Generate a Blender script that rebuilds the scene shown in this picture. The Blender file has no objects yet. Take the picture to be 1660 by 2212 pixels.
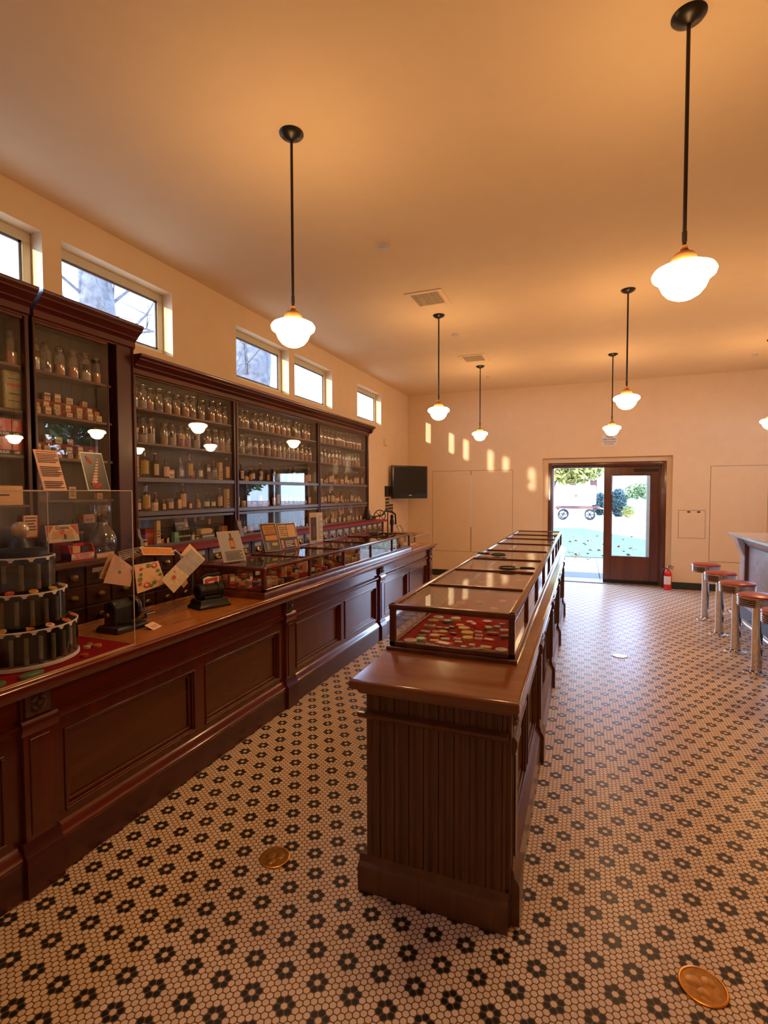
import bpy, bmesh, math, random
from mathutils import Vector, Matrix
random.seed(7)
S = bpy.context.scene
COL = S.collection
PI = math.pi

# ------------------------------------------------------------------ mesh helper
class MB:
    def __init__(s):
        s.v = []; s.f = []; s.m = []
    def add(s, vs, fs, mi=0):
        n = len(s.v); s.v += [tuple(v) for v in vs]
        for f in fs:
            s.f.append([i + n for i in f]); s.m.append(mi)
        return s
    def box(s, x0, y0, z0, x1, y1, z1, mi=0):
        x0, x1 = min(x0, x1), max(x0, x1); y0, y1 = min(y0, y1), max(y0, y1); z0, z1 = min(z0, z1), max(z0, z1)
        return s.add([(x0,y0,z0),(x1,y0,z0),(x1,y1,z0),(x0,y1,z0),(x0,y0,z1),(x1,y0,z1),(x1,y1,z1),(x0,y1,z1)],
                     [(0,3,2,1),(4,5,6,7),(0,1,5,4),(1,2,6,5),(2,3,7,6),(3,0,4,7)], mi)
    def cbox(s, c, w, mi=0):
        return s.box(c[0]-w[0]/2, c[1]-w[1]/2, c[2]-w[2]/2, c[0]+w[0]/2, c[1]+w[1]/2, c[2]+w[2]/2, mi)
    def prism(s, poly, axis, a, b, mi=0):
        # poly: 2D points; axis x: (y,z), y: (x,z), z: (x,y)
        n = len(poly)
        def P(p, t):
            return (t, p[0], p[1]) if axis == 'x' else (p[0], t, p[1]) if axis == 'y' else (p[0], p[1], t)
        vs = [P(p, a) for p in poly] + [P(p, b) for p in poly]
        fs = [[i, (i+1) % n, n+(i+1) % n, n+i] for i in range(n)] + [list(range(n))[::-1], list(range(n, 2*n))]
        return s.add(vs, fs, mi)
    def lathe(s, prof, n=24, c=(0,0,0), mi=0, caps=True, sx=1, sy=1):
        vs = []; fs = []; k = len(prof)
        for r, z in prof:
            for i in range(n):
                a = 2*PI*i/n
                vs.append((c[0]+sx*r*math.cos(a), c[1]+sy*r*math.sin(a), c[2]+z))
        for j in range(k-1):
            for i in range(n):
                fs.append((j*n+i, j*n+(i+1) % n, (j+1)*n+(i+1) % n, (j+1)*n+i))
        if caps:
            if prof[0][0] > 1e-5: fs.append(list(range(n))[::-1])
            if prof[-1][0] > 1e-5: fs.append(list(range((k-1)*n, k*n)))
        return s.add(vs, fs, mi)
    def tube(s, pts, r, n=8, mi=0, closed=False):
        pts = [Vector(p) for p in pts]; m = len(pts)
        rr = r if isinstance(r, (list, tuple)) else [r]*m
        vs = []; fs = []; up = None
        for i, p in enumerate(pts):
            a = pts[(i-1) % m] if (i > 0 or closed) else p
            b = pts[(i+1) % m] if (i < m-1 or closed) else p
            t = (b-a).normalized()
            if up is None:
                up = Vector((0,0,1)) if abs(t.z) < .9 else Vector((1,0,0))
            u = (up - t*up.dot(t)).normalized(); w = t.cross(u); up = u
            for k in range(n):
                an = 2*PI*k/n
                vs.append(p + (u*math.cos(an) + w*math.sin(an))*rr[i])
        for i in range(m if closed else m-1):
            for k in range(n):
                j = (i+1) % m
                fs.append((i*n+k, i*n+(k+1) % n, j*n+(k+1) % n, j*n+k))
        if not closed:
            fs.append(list(range(n))[::-1]); fs.append(list(range((m-1)*n, m*n)))
        return s.add(vs, fs, mi)
    def loft(s, x0, y0, x1, y1, prof, mi=0):
        # stacked rectangles: prof = [(outset, z)]
        vs = []; fs = []
        for o, z in prof:
            vs += [(x0-o,y0-o,z),(x1+o,y0-o,z),(x1+o,y1+o,z),(x0-o,y1+o,z)]
        k = len(prof)
        for j in range(k-1):
            for i in range(4):
                fs.append((j*4+i, j*4+(i+1) % 4, (j+1)*4+(i+1) % 4, (j+1)*4+i))
        fs.append((3,2,1,0)); fs.append(tuple(range((k-1)*4, k*4)))
        return s.add(vs, fs, mi)
    def xf(s, M, start=0):
        for i in range(start, len(s.v)):
            s.v[i] = tuple(M @ Vector(s.v[i]))
        return s

def setp(o, label=None, cat=None, group=None, kind=None):
    if label: o['label'] = label
    if cat: o['category'] = cat
    if group: o['group'] = group
    if kind: o['kind'] = kind
    return o
def thing(name, label, cat, loc=(0,0,0), group=None, rz=0):
    o = bpy.data.objects.new(name, None); COL.objects.link(o)
    o.location = loc; o.rotation_euler = (0,0,rz); o.empty_display_size = .05
    return setp(o, label, cat, group)
def wloc(p):
    v = Vector((0,0,0))
    while p: v += p.location; p = p.parent
    return v
def mesh(name, mb, mats, bevel=0, segs=1, smooth=True, ang=35):
    me = bpy.data.meshes.new(name)
    me.from_pydata(mb.v, [], mb.f)
    mats = mats if isinstance(mats, (list, tuple)) else [mats]
    for m in mats: me.materials.append(m)
    for p, mi in zip(me.polygons, mb.m): p.material_index = mi
    bm = bmesh.new(); bm.from_mesh(me)
    bmesh.ops.recalc_face_normals(bm, faces=bm.faces)
    if bevel:
        ed = [e for e in bm.edges if len(e.link_faces) == 2 and e.calc_face_angle(0) > .6]
        bmesh.ops.bevel(bm, geom=ed, offset=bevel, segments=segs, affect='EDGES', profile=.5)
    bm.to_mesh(me); bm.free()
    if smooth:
        me.polygons.foreach_set('use_smooth', [True]*len(me.polygons))
        me.set_sharp_from_angle(angle=math.radians(ang))
    return me
def obj(name, mb, mats, parent=None, world=True, **kw):
    """link a mesh; world=True: vertices are in world space and are moved into the parent's frame"""
    if parent is not None and world:
        w = wloc(parent)
        mb.xf(Matrix.Translation(-w))
    o = bpy.data.objects.new(name, mesh(name, mb, mats, **kw)); COL.objects.link(o)
    if parent is not None: o.parent = parent
    return o
def copy_tree(o, parent=None):
    c = o.copy(); COL.objects.link(c)
    if parent is not None: c.parent = parent
    for ch in list(o.children): copy_tree(ch, c)
    return c
def struct(name, mb, mats, **kw):
    o = obj(name, mb, mats, **kw); o['kind'] = 'structure'; return o
def text(name, body, size, m, parent, M, align='CENTER', extrude=.0004, bold=0):
    cu = bpy.data.curves.new(name, 'FONT'); cu.body = body; cu.size = size; cu.align_x = align; cu.align_y = 'CENTER'
    cu.extrude = extrude; cu.offset = bold; cu.resolution_u = 2
    t = bpy.data.objects.new(name + '_tmp', cu); COL.objects.link(t)
    dg = bpy.context.evaluated_depsgraph_get()
    me = bpy.data.meshes.new_from_object(t.evaluated_get(dg))
    bpy.data.objects.remove(t); bpy.data.curves.remove(cu)
    me.materials.clear(); me.materials.append(m)
    o = bpy.data.objects.new(name, me); COL.objects.link(o)
    if parent is not None:
        o.parent = parent
        M = Matrix.Translation(-wloc(parent)) @ M
    me.transform(M)
    return o
def face_x(x, y, z, tilt=0):
    """text frame facing +X: text runs along +Y, up is +Z (tilt leans the top back)"""
    return Matrix.Translation((x,y,z)) @ Matrix.Rotation(tilt, 4, 'Y') @ Matrix(((0,0,1,0),(1,0,0,0),(0,1,0,0),(0,0,0,1)))
def face_my(x, y, z):
    return Matrix.Translation((x,y,z)) @ Matrix.Rotation(PI/2, 4, 'X')

ORD = ['first','second','third','fourth','fifth','sixth','seventh','eighth','ninth','tenth','eleventh','twelfth','thirteenth','fourteenth',
       'fifteenth','sixteenth','seventeenth','eighteenth','nineteenth','twentieth','twenty-first','twenty-second','twenty-third','twenty-fourth']

# ------------------------------------------------------------------ materials
def newmat(name):
    m = bpy.data.materials.new(name); m.use_nodes = True
    nt = m.node_tree; nt.nodes.clear()
    return m, nt
def L(nt, a, b): nt.links.new(a, b)
class E:
    """tiny expression wrapper over Math nodes"""
    def __init__(s, nt, sock): s.nt = nt; s.s = sock
    def _op(s, op, o=None, o2=None):
        n = s.nt.nodes.new('ShaderNodeMath'); n.operation = op
        for i, q in enumerate((s, o, o2)):
            if q is None: continue
            if isinstance(q, E): s.nt.links.new(q.s, n.inputs[i])
            else: n.inputs[i].default_value = q
        return E(s.nt, n.outputs[0])
    def __add__(s, o): return s._op('ADD', o)
    def __sub__(s, o): return s._op('SUBTRACT', o)
    def __mul__(s, o): return s._op('MULTIPLY', o)
    def fmod(s, o): return s._op('FLOORED_MODULO', o)
    def lt(s, o): return s._op('LESS_THAN', o)
    def gt(s, o): return s._op('GREATER_THAN', o)
    def abs(s): return s._op('ABSOLUTE')
    def max(s, o): return s._op('MAXIMUM', o)
    def pow(s, o): return s._op('POWER', o)
def mixf(nt, f, a, b): return a*( E(nt, f.s)*(-1) + 1 ) + b*f
def col4(c): return (c[0], c[1], c[2], 1)
def principled(nt, col=(.5,.5,.5), rough=.5, metal=0, spec=.5, coat=0, coat_r=.1):
    out = nt.nodes.new('ShaderNodeOutputMaterial'); p = nt.nodes.new('ShaderNodeBsdfPrincipled')
    p.inputs['Base Color'].default_value = col4(col); p.inputs['Roughness'].default_value = rough
    p.inputs['Metallic'].default_value = metal; p.inputs['Specular IOR Level'].default_value = spec
    p.inputs['Coat Weight'].default_value = coat; p.inputs['Coat Roughness'].default_value = coat_r
    L(nt, p.outputs[0], out.inputs[0]); return p
def ramp(nt, fac, stops):
    r = nt.nodes.new('ShaderNodeValToRGB'); e = r.color_ramp.elements
    while len(e) < len(stops): e.new(.5)
    for k, (pos, c) in enumerate(stops): e[k].position = pos; e[k].color = col4(c)
    L(nt, fac, r.inputs[0]); return r
def coords(nt, scale=(1,1,1), kind='Object'):
    tc = nt.nodes.new('ShaderNodeTexCoord'); mp = nt.nodes.new('ShaderNodeMapping')
    mp.inputs['Scale'].default_value = scale; L(nt, tc.outputs[kind], mp.inputs[0]); return mp.outputs[0]
def paint(name, c, rough=.5, metal=0, var=.12, sc=25, bump=0, spec=.5, coat=0):
    m, nt = newmat(name); p = principled(nt, c, rough, metal, spec, coat)
    nz = nt.nodes.new('ShaderNodeTexNoise'); nz.inputs['Scale'].default_value = sc; nz.inputs['Detail'].default_value = 3
    L(nt, coords(nt), nz.inputs['Vector'])
    lo = [x*(1-var) for x in c]; hi = [min(1, x*(1+var)) for x in c]
    r = ramp(nt, nz.outputs[0], [(.3, lo), (.7, hi)]); L(nt, r.outputs[0], p.inputs['Base Color'])
    if bump:
        b = nt.nodes.new('ShaderNodeBump'); b.inputs['Strength'].default_value = bump; b.inputs['Distance'].default_value = .002
        L(nt, nz.outputs[0], b.inputs['Height']); L(nt, b.outputs[0], p.inputs['Normal'])
    return m
def wood(name, dark, light, rough=.28, sc=(3,3,40), coat=.35, spec=.5, coat_r=.12, bump=.12):
    """sc: object-space scale, the long grain runs along the axis with the small number"""
    m, nt = newmat(name); p = principled(nt, light, rough, 0, spec, coat, coat_r)
    v = coords(nt, sc)
    nz = nt.nodes.new('ShaderNodeTexNoise'); nz.inputs['Scale'].default_value = 1.6; nz.inputs['Detail'].default_value = 6; nz.inputs['Distortion'].default_value = .6
    L(nt, v, nz.inputs['Vector'])
    r = ramp(nt, nz.outputs[0], [(.28, dark), (.5, [(a+b)/2 for a, b in zip(dark, light)]), (.72, light)])
    L(nt, r.outputs[0], p.inputs['Base Color'])
    b = nt.nodes.new('ShaderNodeBump'); b.inputs['Strength'].default_value = bump; b.inputs['Distance'].default_value = .001
    L(nt, nz.outputs[0], b.inputs['Height']); L(nt, b.outputs[0], p.inputs['Normal'])
    return m
def glass(name, tint=(1,1,1), refl=1.0, edge=None, f0=.045, rough=0.0):
    """thin clear glass: light passes straight through, reflection rises towards grazing angles"""
    m, nt = newmat(name); out = nt.nodes.new('ShaderNodeOutputMaterial')
    g = nt.nodes.new('ShaderNodeNewGeometry'); d = nt.nodes.new('ShaderNodeVectorMath'); d.operation = 'DOT_PRODUCT'
    L(nt, g.outputs['Incoming'], d.inputs[0]); L(nt, g.outputs['Normal'], d.inputs[1])
    c = E(nt, d.outputs['Value']).abs()
    fr = ((c*(-1)+1).pow(5)*(1-f0) + f0)*refl
    tr = nt.nodes.new('ShaderNodeBsdfTransparent'); tr.inputs[0].default_value = col4(tint)
    if edge:
        mx = nt.nodes.new('ShaderNodeMix'); mx.data_type = 'RGBA'
        L(nt, c.pow(.6).s, mx.inputs[0]); mx.inputs[6].default_value = col4(edge); mx.inputs[7].default_value = col4(tint)
        L(nt, mx.outputs[2], tr.inputs[0])
    gl = nt.nodes.new('ShaderNodeBsdfGlossy'); gl.inputs['Roughness'].default_value = rough
    mix = nt.nodes.new('ShaderNodeMixShader')
    L(nt, fr.s, mix.inputs[0]); L(nt, tr.outputs[0], mix.inputs[1]); L(nt, gl.outputs[0], mix.inputs[2]); L(nt, mix.outputs[0], out.inputs[0])
    return m
def emit(name, c, st):
    m, nt = newmat(name); out = nt.nodes.new('ShaderNodeOutputMaterial'); e = nt.nodes.new('ShaderNodeEmission')
    e.inputs[0].default_value = col4(c); e.inputs[1].default_value = st; L(nt, e.outputs[0], out.inputs[0]); return m

def floor_mat():
    m, nt = newmat('hexagon_mosaic'); p = principled(nt, (.7,.6,.5), .3, 0, .36)
    tc = nt.nodes.new('ShaderNodeTexCoord'); sp = nt.nodes.new('ShaderNodeSeparateXYZ'); L(nt, tc.outputs['Object'], sp.inputs[0])
    X = E(nt, sp.outputs[0]) + .49; Y = E(nt, sp.outputs[1]) - 1.7185
    pp = .1205/(3*math.sqrt(3)); sx = pp*math.sqrt(3); sy = pp
    def near(U, V, a, b):
        ax = (U + a/2).fmod(a) - a/2; ay = (V + b/2).fmod(b) - b/2
        bx = U.fmod(a) - a/2; by = V.fmod(b) - b/2
        k = (ax*ax + ay*ay).lt(bx*bx + by*by)
        return mixf(nt, k, bx, ax), mixf(nt, k, by, ay)
    lx, ly = near(X, Y, sx, sy)
    cx, cy = X - lx, Y - ly
    d = ly.abs().max(lx.abs()*.8660254 + ly.abs()*.5).max((lx*lx + ly*ly).pow(.5)*.935)
    rx, ry = near(cx, cy, sx*3, pp*9)
    rd = (rx*rx + ry*ry).pow(.5)
    ring = rd.gt(pp*.5)*rd.lt(pp*1.35)
    grout = d.gt(pp/2 - .0018)
    nz = nt.nodes.new('ShaderNodeTexNoise'); nz.inputs['Scale'].default_value = 2.5; nz.inputs['Detail'].default_value = 4
    L(nt, tc.outputs['Object'], nz.inputs['Vector'])
    wn = nt.nodes.new('ShaderNodeTexWhiteNoise'); wn.noise_dimensions = '2D'; cb = nt.nodes.new('ShaderNodeCombineXYZ')
    L(nt, (cx*200).s, cb.inputs[0]); L(nt, (cy*200).s, cb.inputs[1]); L(nt, cb.outputs[0], wn.inputs[0])
    base = ramp(nt, wn.outputs[0], [(0, (.78,.585,.41)), (1, (.90,.70,.52))])
    def cm(f, a, b):
        mx = nt.nodes.new('ShaderNodeMix'); mx.data_type = 'RGBA'; L(nt, f.s, mx.inputs[0])
        for i, q in ((6, a), (7, b)):
            if isinstance(q, tuple): mx.inputs[i].default_value = col4(q)
            else: L(nt, q, mx.inputs[i])
        return mx.outputs[2]
    c1 = cm(ring, base.outputs[0], (.012,.014,.018))
    c2 = cm(grout, c1, (.17,.09,.035))
    L(nt, c2, p.inputs['Base Color'])
    rg = grout*.30 + .32; L(nt, rg.s, p.inputs['Roughness'])
    b = nt.nodes.new('ShaderNodeBump'); b.inputs['Strength'].default_value = .35; b.inputs['Distance'].default_value = .001
    L(nt, (grout*(-1) + 1).s, b.inputs['Height']); L(nt, b.outputs[0], p.inputs['Normal'])
    return m
def plank_mat(name, c, step=.075):
    m, nt = newmat(name); p = principled(nt, c, .55, 0, .4)
    tc = nt.nodes.new('ShaderNodeTexCoord'); sp = nt.nodes.new('ShaderNodeSeparateXYZ'); L(nt, tc.outputs['Object'], sp.inputs[0])
    Y = E(nt, sp.outputs[1]); g = Y.fmod(step).lt(.004)
    mx = nt.nodes.new('ShaderNodeMix'); mx.data_type = 'RGBA'; L(nt, g.s, mx.inputs[0])
    nz = nt.nodes.new('ShaderNodeTexNoise'); nz.inputs['Scale'].default_value = 3; L(nt, coords(nt, (1,8,1)), nz.inputs['Vector'])
    r = ramp(nt, nz.outputs[0], [(.3, [x*.8 for x in c]), (.7, [x*1.15 for x in c])])
    L(nt, r.outputs[0], mx.inputs[6]); mx.inputs[7].default_value = col4([x*.12 for x in c]); L(nt, mx.outputs[2], p.inputs['Base Color'])
    return m
def marble(name, c, vein):
    m, nt = newmat(name); p = principled(nt, c, .18, 0, .5, .3)
    nz = nt.nodes.new('ShaderNodeTexNoise'); nz.inputs['Scale'].default_value = 1.3; nz.inputs['Detail'].default_value = 9; nz.inputs['Distortion'].default_value = 2.5
    L(nt, coords(nt, (2,1.4,2)), nz.inputs['Vector'])
    r = ramp(nt, nz.outputs[0], [(.38, c), (.5, vein), (.56, [x*.85 for x in c]), (.8, c)]); L(nt, r.outputs[0], p.inputs['Base Color'])
    return m

M = {}
M['wall'] = paint('cream_wall_paint', (.80,.60,.37), .7, var=.02, sc=6, bump=.05, spec=.25)
M['ceil'] = paint('cream_ceiling_paint', (.80,.60,.37), .8, var=.015, sc=5, bump=.05, spec=.15)
M['reveal'] = paint('window_frame_cream', (.62,.54,.38), .5, var=.03)
M['floor'] = floor_mat()
M['mah'] = wood('mahogany_panelling', (.095,.010,.0035), (.150,.016,.005), .22, (3,.8,9), .7, .5, .09, .02)
M['mahv'] = wood('mahogany_upright_grain', (.075,.009,.0035), (.120,.015,.005), .22, (9,9,.8), .7, .5, .09, .02)
M['mahp'] = wood('mahogany_panel_field', (.080,.014,.003), (.125,.024,.005), .24, (3,.8,7), .6, .5, .10, .02)
M['plinth'] = wood('dark_plinth_wood', (.050,.009,.006), (.085,.016,.010), .32, (3,.8,9), .25, .5, .10, .02)
M['carved'] = paint('carved_wood', (.11,.055,.040), .25, var=.2, coat=.5)
M['top'] = wood('counter_top_wood', (.34,.10,.014), (.50,.18,.03), .24, (8,.9,8), .4, .5, .12, .03)
M['island'] = wood('walnut_counter_end', (.075,.024,.008), (.145,.047,.015), .3, (16,16,1.1), .3, .5, .12, .04)
M['islandtop'] = wood('walnut_counter_top', (.15,.040,.012), (.21,.062,.018), .22, (1,9,9), .5, .5, .12, .03)
M['case'] = wood('display_case_wood', (.075,.015,.007), (.16,.035,.014), .25, (5,5,5), .4)
M['corn'] = wood('cornice_wood', (.05,.010,.008), (.12,.022,.014), .28, (8,.8,8), .3)
M['post'] = wood('cabinet_post_wood', (.035,.009,.009), (.085,.018,.016), .3, (8,8,.8), .3)
M['shelf'] = wood('shelf_wood', (.07,.022,.012), (.13,.045,.025), .35, (8,.8,8), .1)
M['rail'] = paint('grey_sash_rail', (.13,.12,.13), .3, var=.1)
M['back'] = plank_mat('cabinet_backboards', (.055,.044,.034))
M['felt'] = paint('red_felt', (.27,.010,.009), .95, var=.2, sc=300, spec=.1)
M['redledge'] = paint('red_ledge', (.26,.015,.015), .6, var=.15)
M['drawer'] = wood('grey_brown_drawer_front', (.06,.05,.055), (.12,.10,.10), .3, (4,4,9), .25)
M['drawerb'] = wood('dark_drawer_front', (.03,.010,.006), (.075,.024,.012), .3, (4,4,9), .25)
M['dark'] = paint('near_black', (.012,.011,.011), .45, var=.1)
M['iron'] = paint('black_cast_iron', (.010,.010,.011), .38, .2, var=.2, bump=.3)
M['brass'] = paint('aged_brass', (.45,.28,.08), .3, 1, var=.15)
M['bronze'] = paint('dark_bronze', (.030,.024,.018), .35, .6, var=.2)
M['bronzerod'] = paint('dark_bronze_rod', (.028,.018,.012), .35, .5, var=.1)
M['copper'] = paint('brass_fitter', (.50,.22,.07), .4, .3, var=.1)
M['chrome'] = paint('chrome', (.75,.75,.78), .07, 1, var=.02)
M['redvinyl'] = paint('red_vinyl', (.30,.022,.012), .28, 0, var=.08, sc=60)
M['gold'] = paint('gold_medallion', (.35,.16,.03), .35, .7, var=.25, sc=40)
M['goldrim'] = paint('gold_medallion_rim', (.62,.26,.04), .28, .8, var=.1)
M['silver'] = paint('silver_medallion', (.55,.6,.66), .3, .6, var=.1)
M['paper'] = paint('cream_paper', (.74,.47,.25), .8, var=.06, sc=15)
M['pink'] = paint('pinkish_paper', (.80,.50,.38), .8, var=.04, sc=15)
M['white'] = paint('white_paper', (.80,.76,.70), .7, var=.04)
M['ink'] = paint('dark_ink', (.05,.03,.03), .8, var=.1)
M['inkred'] = paint('red_ink', (.55,.04,.03), .7, var=.1)
M['pane'] = glass('cabinet_glass', (.975,.98,.975), 1.1)
M['casepane'] = glass('case_glass', (.96,.97,.96), 1.15)
M['winpane'] = glass('window_glass', (.97,.98,1), .8)
M['acryl'] = glass('clear_acrylic', (.97,.965,.96), .5)
M['acedge'] = paint('acrylic_edge', (.62,.46,.38), .25, var=.05, coat=.5)  # pale colour paints in the light caught by acrylic edges
M['jar'] = glass('clear_jar_glass', (.93,.93,.91), 3.4, (.26,.26,.25), .06, .07)
M['amberg'] = glass('amber_bottle_glass', (.60,.25,.06), 2.6, (.10,.03,.01), .05, .06)
M['greeng'] = glass('green_bottle_glass', (.40,.62,.42), 2.0, (.08,.16,.10), .05)
M['brownd'] = paint('dark_brown_glass', (.05,.016,.008), .1, var=.1, coat=.6)
M['opal'] = emit('opal_glass_shade', (1,.585,.262), 33)
M['tile_red'] = paint('red_print', (.70,.02,.03), .5, var=.1)
M['kick'] = paint('dark_kick_panel', (.03,.06,.10), .35, var=.15)
M['marble'] = marble('grey_marble', (.50,.53,.60), (.43,.46,.54))
M['slate'] = paint('slate_step', (.035,.035,.04), .8)
M['baseb'] = paint('dark_green_baseboard', (.022,.026,.016), .5, var=.1)
M['doorw'] = wood('door_mahogany', (.07,.020,.013), (.15,.042,.020), .28, (10,10,.8), .35)
M['ext'] = paint('extinguisher_red', (.65,.012,.010), .25, var=.05, coat=.4)
M['screen'] = paint('tv_screen', (.006,.007,.010), .06, var=.02)
M['plastic'] = paint('black_plastic', (.012,.012,.012), .3, var=.05)
M['offwhite'] = paint('off_white_plastic', (.62,.55,.46), .5, var=.03)
M['concrete'] = paint('pale_concrete', (.20,.17,.135), .9, var=.08, sc=8)
M['gravel'] = paint('pale_gravel', (.36,.31,.26), .95, var=.1, sc=30)
M['grass'] = paint('lawn_grass', (.072,.090,.040), .9, var=.35, sc=14)
M['leafg'] = paint('green_foliage', (.10,.14,.03), .7, var=.5, sc=2)
M['leafy'] = paint('yellow_green_foliage', (.30,.30,.09), .7, var=.4, sc=2)
M['leafd'] = paint('dark_green_foliage', (.05,.09,.08), .7, var=.4, sc=2)
M['leafr'] = paint('bright_green_foliage', (.05,.16,.03), .6, var=.5, sc=2)
M['leafdry'] = paint('dry_leaf', (.22,.13,.07), .8, var=.3)
M['bark'] = paint('grey_bark', (.09,.085,.09), .9, var=.4, sc=9, bump=.8)
M['whitep'] = paint('white_painted_wood', (.75,.75,.73), .5, var=.04)
M['redbrown'] = paint('red_brown_boards', (.12,.04,.03), .6, var=.1)
def cm_(name, c, rough=.45, **k):
    if name not in M: M[name] = paint(name, c, rough, var=.14, sc=60, **k)
    return M[name]
PAL = dict(cream=(.62,.47,.27), green=(.10,.22,.08), orange=(.62,.22,.03), brown=(.16,.07,.03), grey=(.22,.22,.18), tan=(.62,.36,.16), amber=(.50,.20,.04),
           green2=(.06,.10,.05), dark=(.03,.03,.03), yellow=(.55,.34,.06), red=(.50,.05,.03), white=(.68,.60,.48), olive=(.38,.32,.12), blue=(.05,.08,.25),
           pink=(.75,.42,.32), black=(.02,.02,.02), lightgreen=(.25,.55,.30))
for k, c in PAL.items(): cm_('tin_' + k, c, .35)
COLN = dict(cream='cream', green='green', orange='orange', brown='brown', grey='grey', tan='tan', amber='amber', green2='dark green', dark='black', yellow='yellow',
            red='red', white='off-white', olive='olive', blue='blue', pink='pink', black='black', lightgreen='light green')
# ------------------------------------------------------------------ room shell
XL, XR, YF, YB, H = -3.237, 3.95, -2.0, 9.516, 3.49
WT = .135
struct('floor', MB().box(XL-.02, YF-.02, -.12, XR+.02, YB+.30, 0), M['floor'])
struct('ceiling', MB().box(XL-.35, YF-.35, H, XR+.35, YB+.40, H+.25), M['ceil'])
WZ0, WZ1 = 2.745, 3.272
wins = [(-1.61,-.64), (-.51,.46), (1.30,2.27), (2.40,3.37), (4.21,5.18), (5.31,6.28), (7.115,8.09)]
def wall_with_holes(name, X0, X1, holes, z0, z1):
    mb = MB().box(X0, YF-.3, 0, X1, YB+.3, z0).box(X0, YF-.3, z1, X1, YB+.3, H)
    y = YF-.3
    for a, b in holes: mb.box(X0, y, z0, X1, a, z1); y = b
    mb.box(X0, y, z0, X1, YB+.3, z1)
    return struct(name, mb, M['wall'], smooth=False)
wall_with_holes('wall_left', XL-WT, XL, wins, WZ0, WZ1)
RW = [(5.15,6.30), (7.05,8.25)]
wall_with_holes('wall_right', XR, XR+WT, RW, 2.35, 3.12)
struct('wall_front', MB().box(XL, YF-.3, 0, XR, YF, H), M['wall'], smooth=False)
DX0, DX1, DZ = -.692, 1.360, 2.205
mb = MB().box(XL-.3, YB, 0, DX0, YB+.35, H).box(DX1, YB, 0, XR+.3, YB+.35, H).box(DX0, YB, DZ, DX1, YB+.35, H)
mb.box(DX0, YB+.11, 0, -.600, YB+.35, DZ).box(1.285, YB+.11, 0, DX1, YB+.35, DZ).box(-.600, YB+.11, 2.125, 1.285, YB+.35, DZ)
struct('wall_back', mb, M['wall'], smooth=False)
for a, b, nm in ((XL, DX0, 'baseboard_back'), (DX1, XR, 'baseboard_back')):
    struct(nm, MB().box(a, YB-.018, 0, b, YB, .115), M['baseb'], bevel=.004)
struct('baseboard_left', MB().box(XL, 7.95, 0, XL+.018, YB-.02, .115), M['baseb'], bevel=.004)
def window(i, xin, sgn, a, b, z0, z1):
    xf_ = xin + sgn*.105; w = setp(bpy.data.objects.new('window_%d' % i, None), kind='structure'); COL.objects.link(w); w.location = (xf_, (a+b)/2, z0)
    t = .058
    f = MB().box(xf_, a, z0, xf_+sgn*.03, b, z0+t).box(xf_, a, z1-t*1.1, xf_+sgn*.03, b, z1).box(xf_, a, z0+t, xf_+sgn*.03, a+t, z1-t*1.1).box(xf_, b-t, z0+t, xf_+sgn*.03, b, z1-t*1.1)
    obj('window_frame', f, M['reveal'], w, bevel=.004)
    s = MB(); u = .016; x1 = xf_+sgn*.008; x2 = xf_+sgn*.022
    s.box(x1, a+t, z0+t, x2, b-t, z0+t+u).box(x1, a+t, z1-t*1.1-u, x2, b-t, z1-t*1.1).box(x1, a+t, z0+t, x2, a+t+u, z1-t*1.1).box(x1, b-t-u, z0+t, x2, b-t, z1-t*1.1)
    obj('window_sash', s, M['rail'], w)
    obj('window_pane', MB().box(xf_+sgn*.013, a+t+.01, z0+t+.01, xf_+sgn*.017, b-t-.01, z1-t*1.1-.01), M['winpane'], w)
k = 0
for a, b in wins: k += 1; window(k, XL, -1, a, b, WZ0, WZ1)
for a, b in RW: k += 1; window(k, XR, 1, a, b, 2.35, 3.12)

# hatches: flush panels in the back wall, each with a dark gap round it
def hatch(name, label, cat, x0, x1, z0, z1, seam='z', group=None, latches=False, gap=.005):
    t = thing(name, label, cat, ((x0+x1)/2, YB, z0), group)
    obj('gap_strip', MB().box(x0-gap, YB-.0015, z0-gap, x1+gap, YB+.01, z1+gap), M['ink'], t, smooth=False)
    obj('panel', MB().box(x0, YB-.006, z0, x1, YB-.0005, z1), M['wall'], t, bevel=.001)
    if latches:
        for x in (x0+.12, x0+.26): obj('latch', MB().box(x, YB-.012, z1-.035, x+.045, YB-.004, z1-.012), M['iron'], t, bevel=.003)
    return t
hatch('wall_panel', 'tall flush cream wall panel just right of the television corner', 'wall panel', -2.730, -1.988, .480, 2.010)
hatch('wall_panel', 'tall flush cream wall panel between the other tall panel and the doorway', 'wall panel', -1.972, -1.217, .480, 2.008)
hatch('access_hatch', 'small square cream access hatch with two black latches beside the extinguisher', 'hatch', 1.455, 1.829, .850, 1.300, latches=True)
hatch('wall_panel', 'tall flush cream wall panel behind the red stools and marble counter', 'wall panel', 1.897, 2.66, .478, 2.012)
t = setp(obj('seam_light', MB().box(-1.986, YB-.010, .95, -1.974, YB-.001, 1.93), paint('painted_daylight_white', (.92,.92,.92), .4, var=.01)), kind='structure'); t.name = 'painted_seam_light'  # white strip painted in as daylight leaking between the two tall panels

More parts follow.
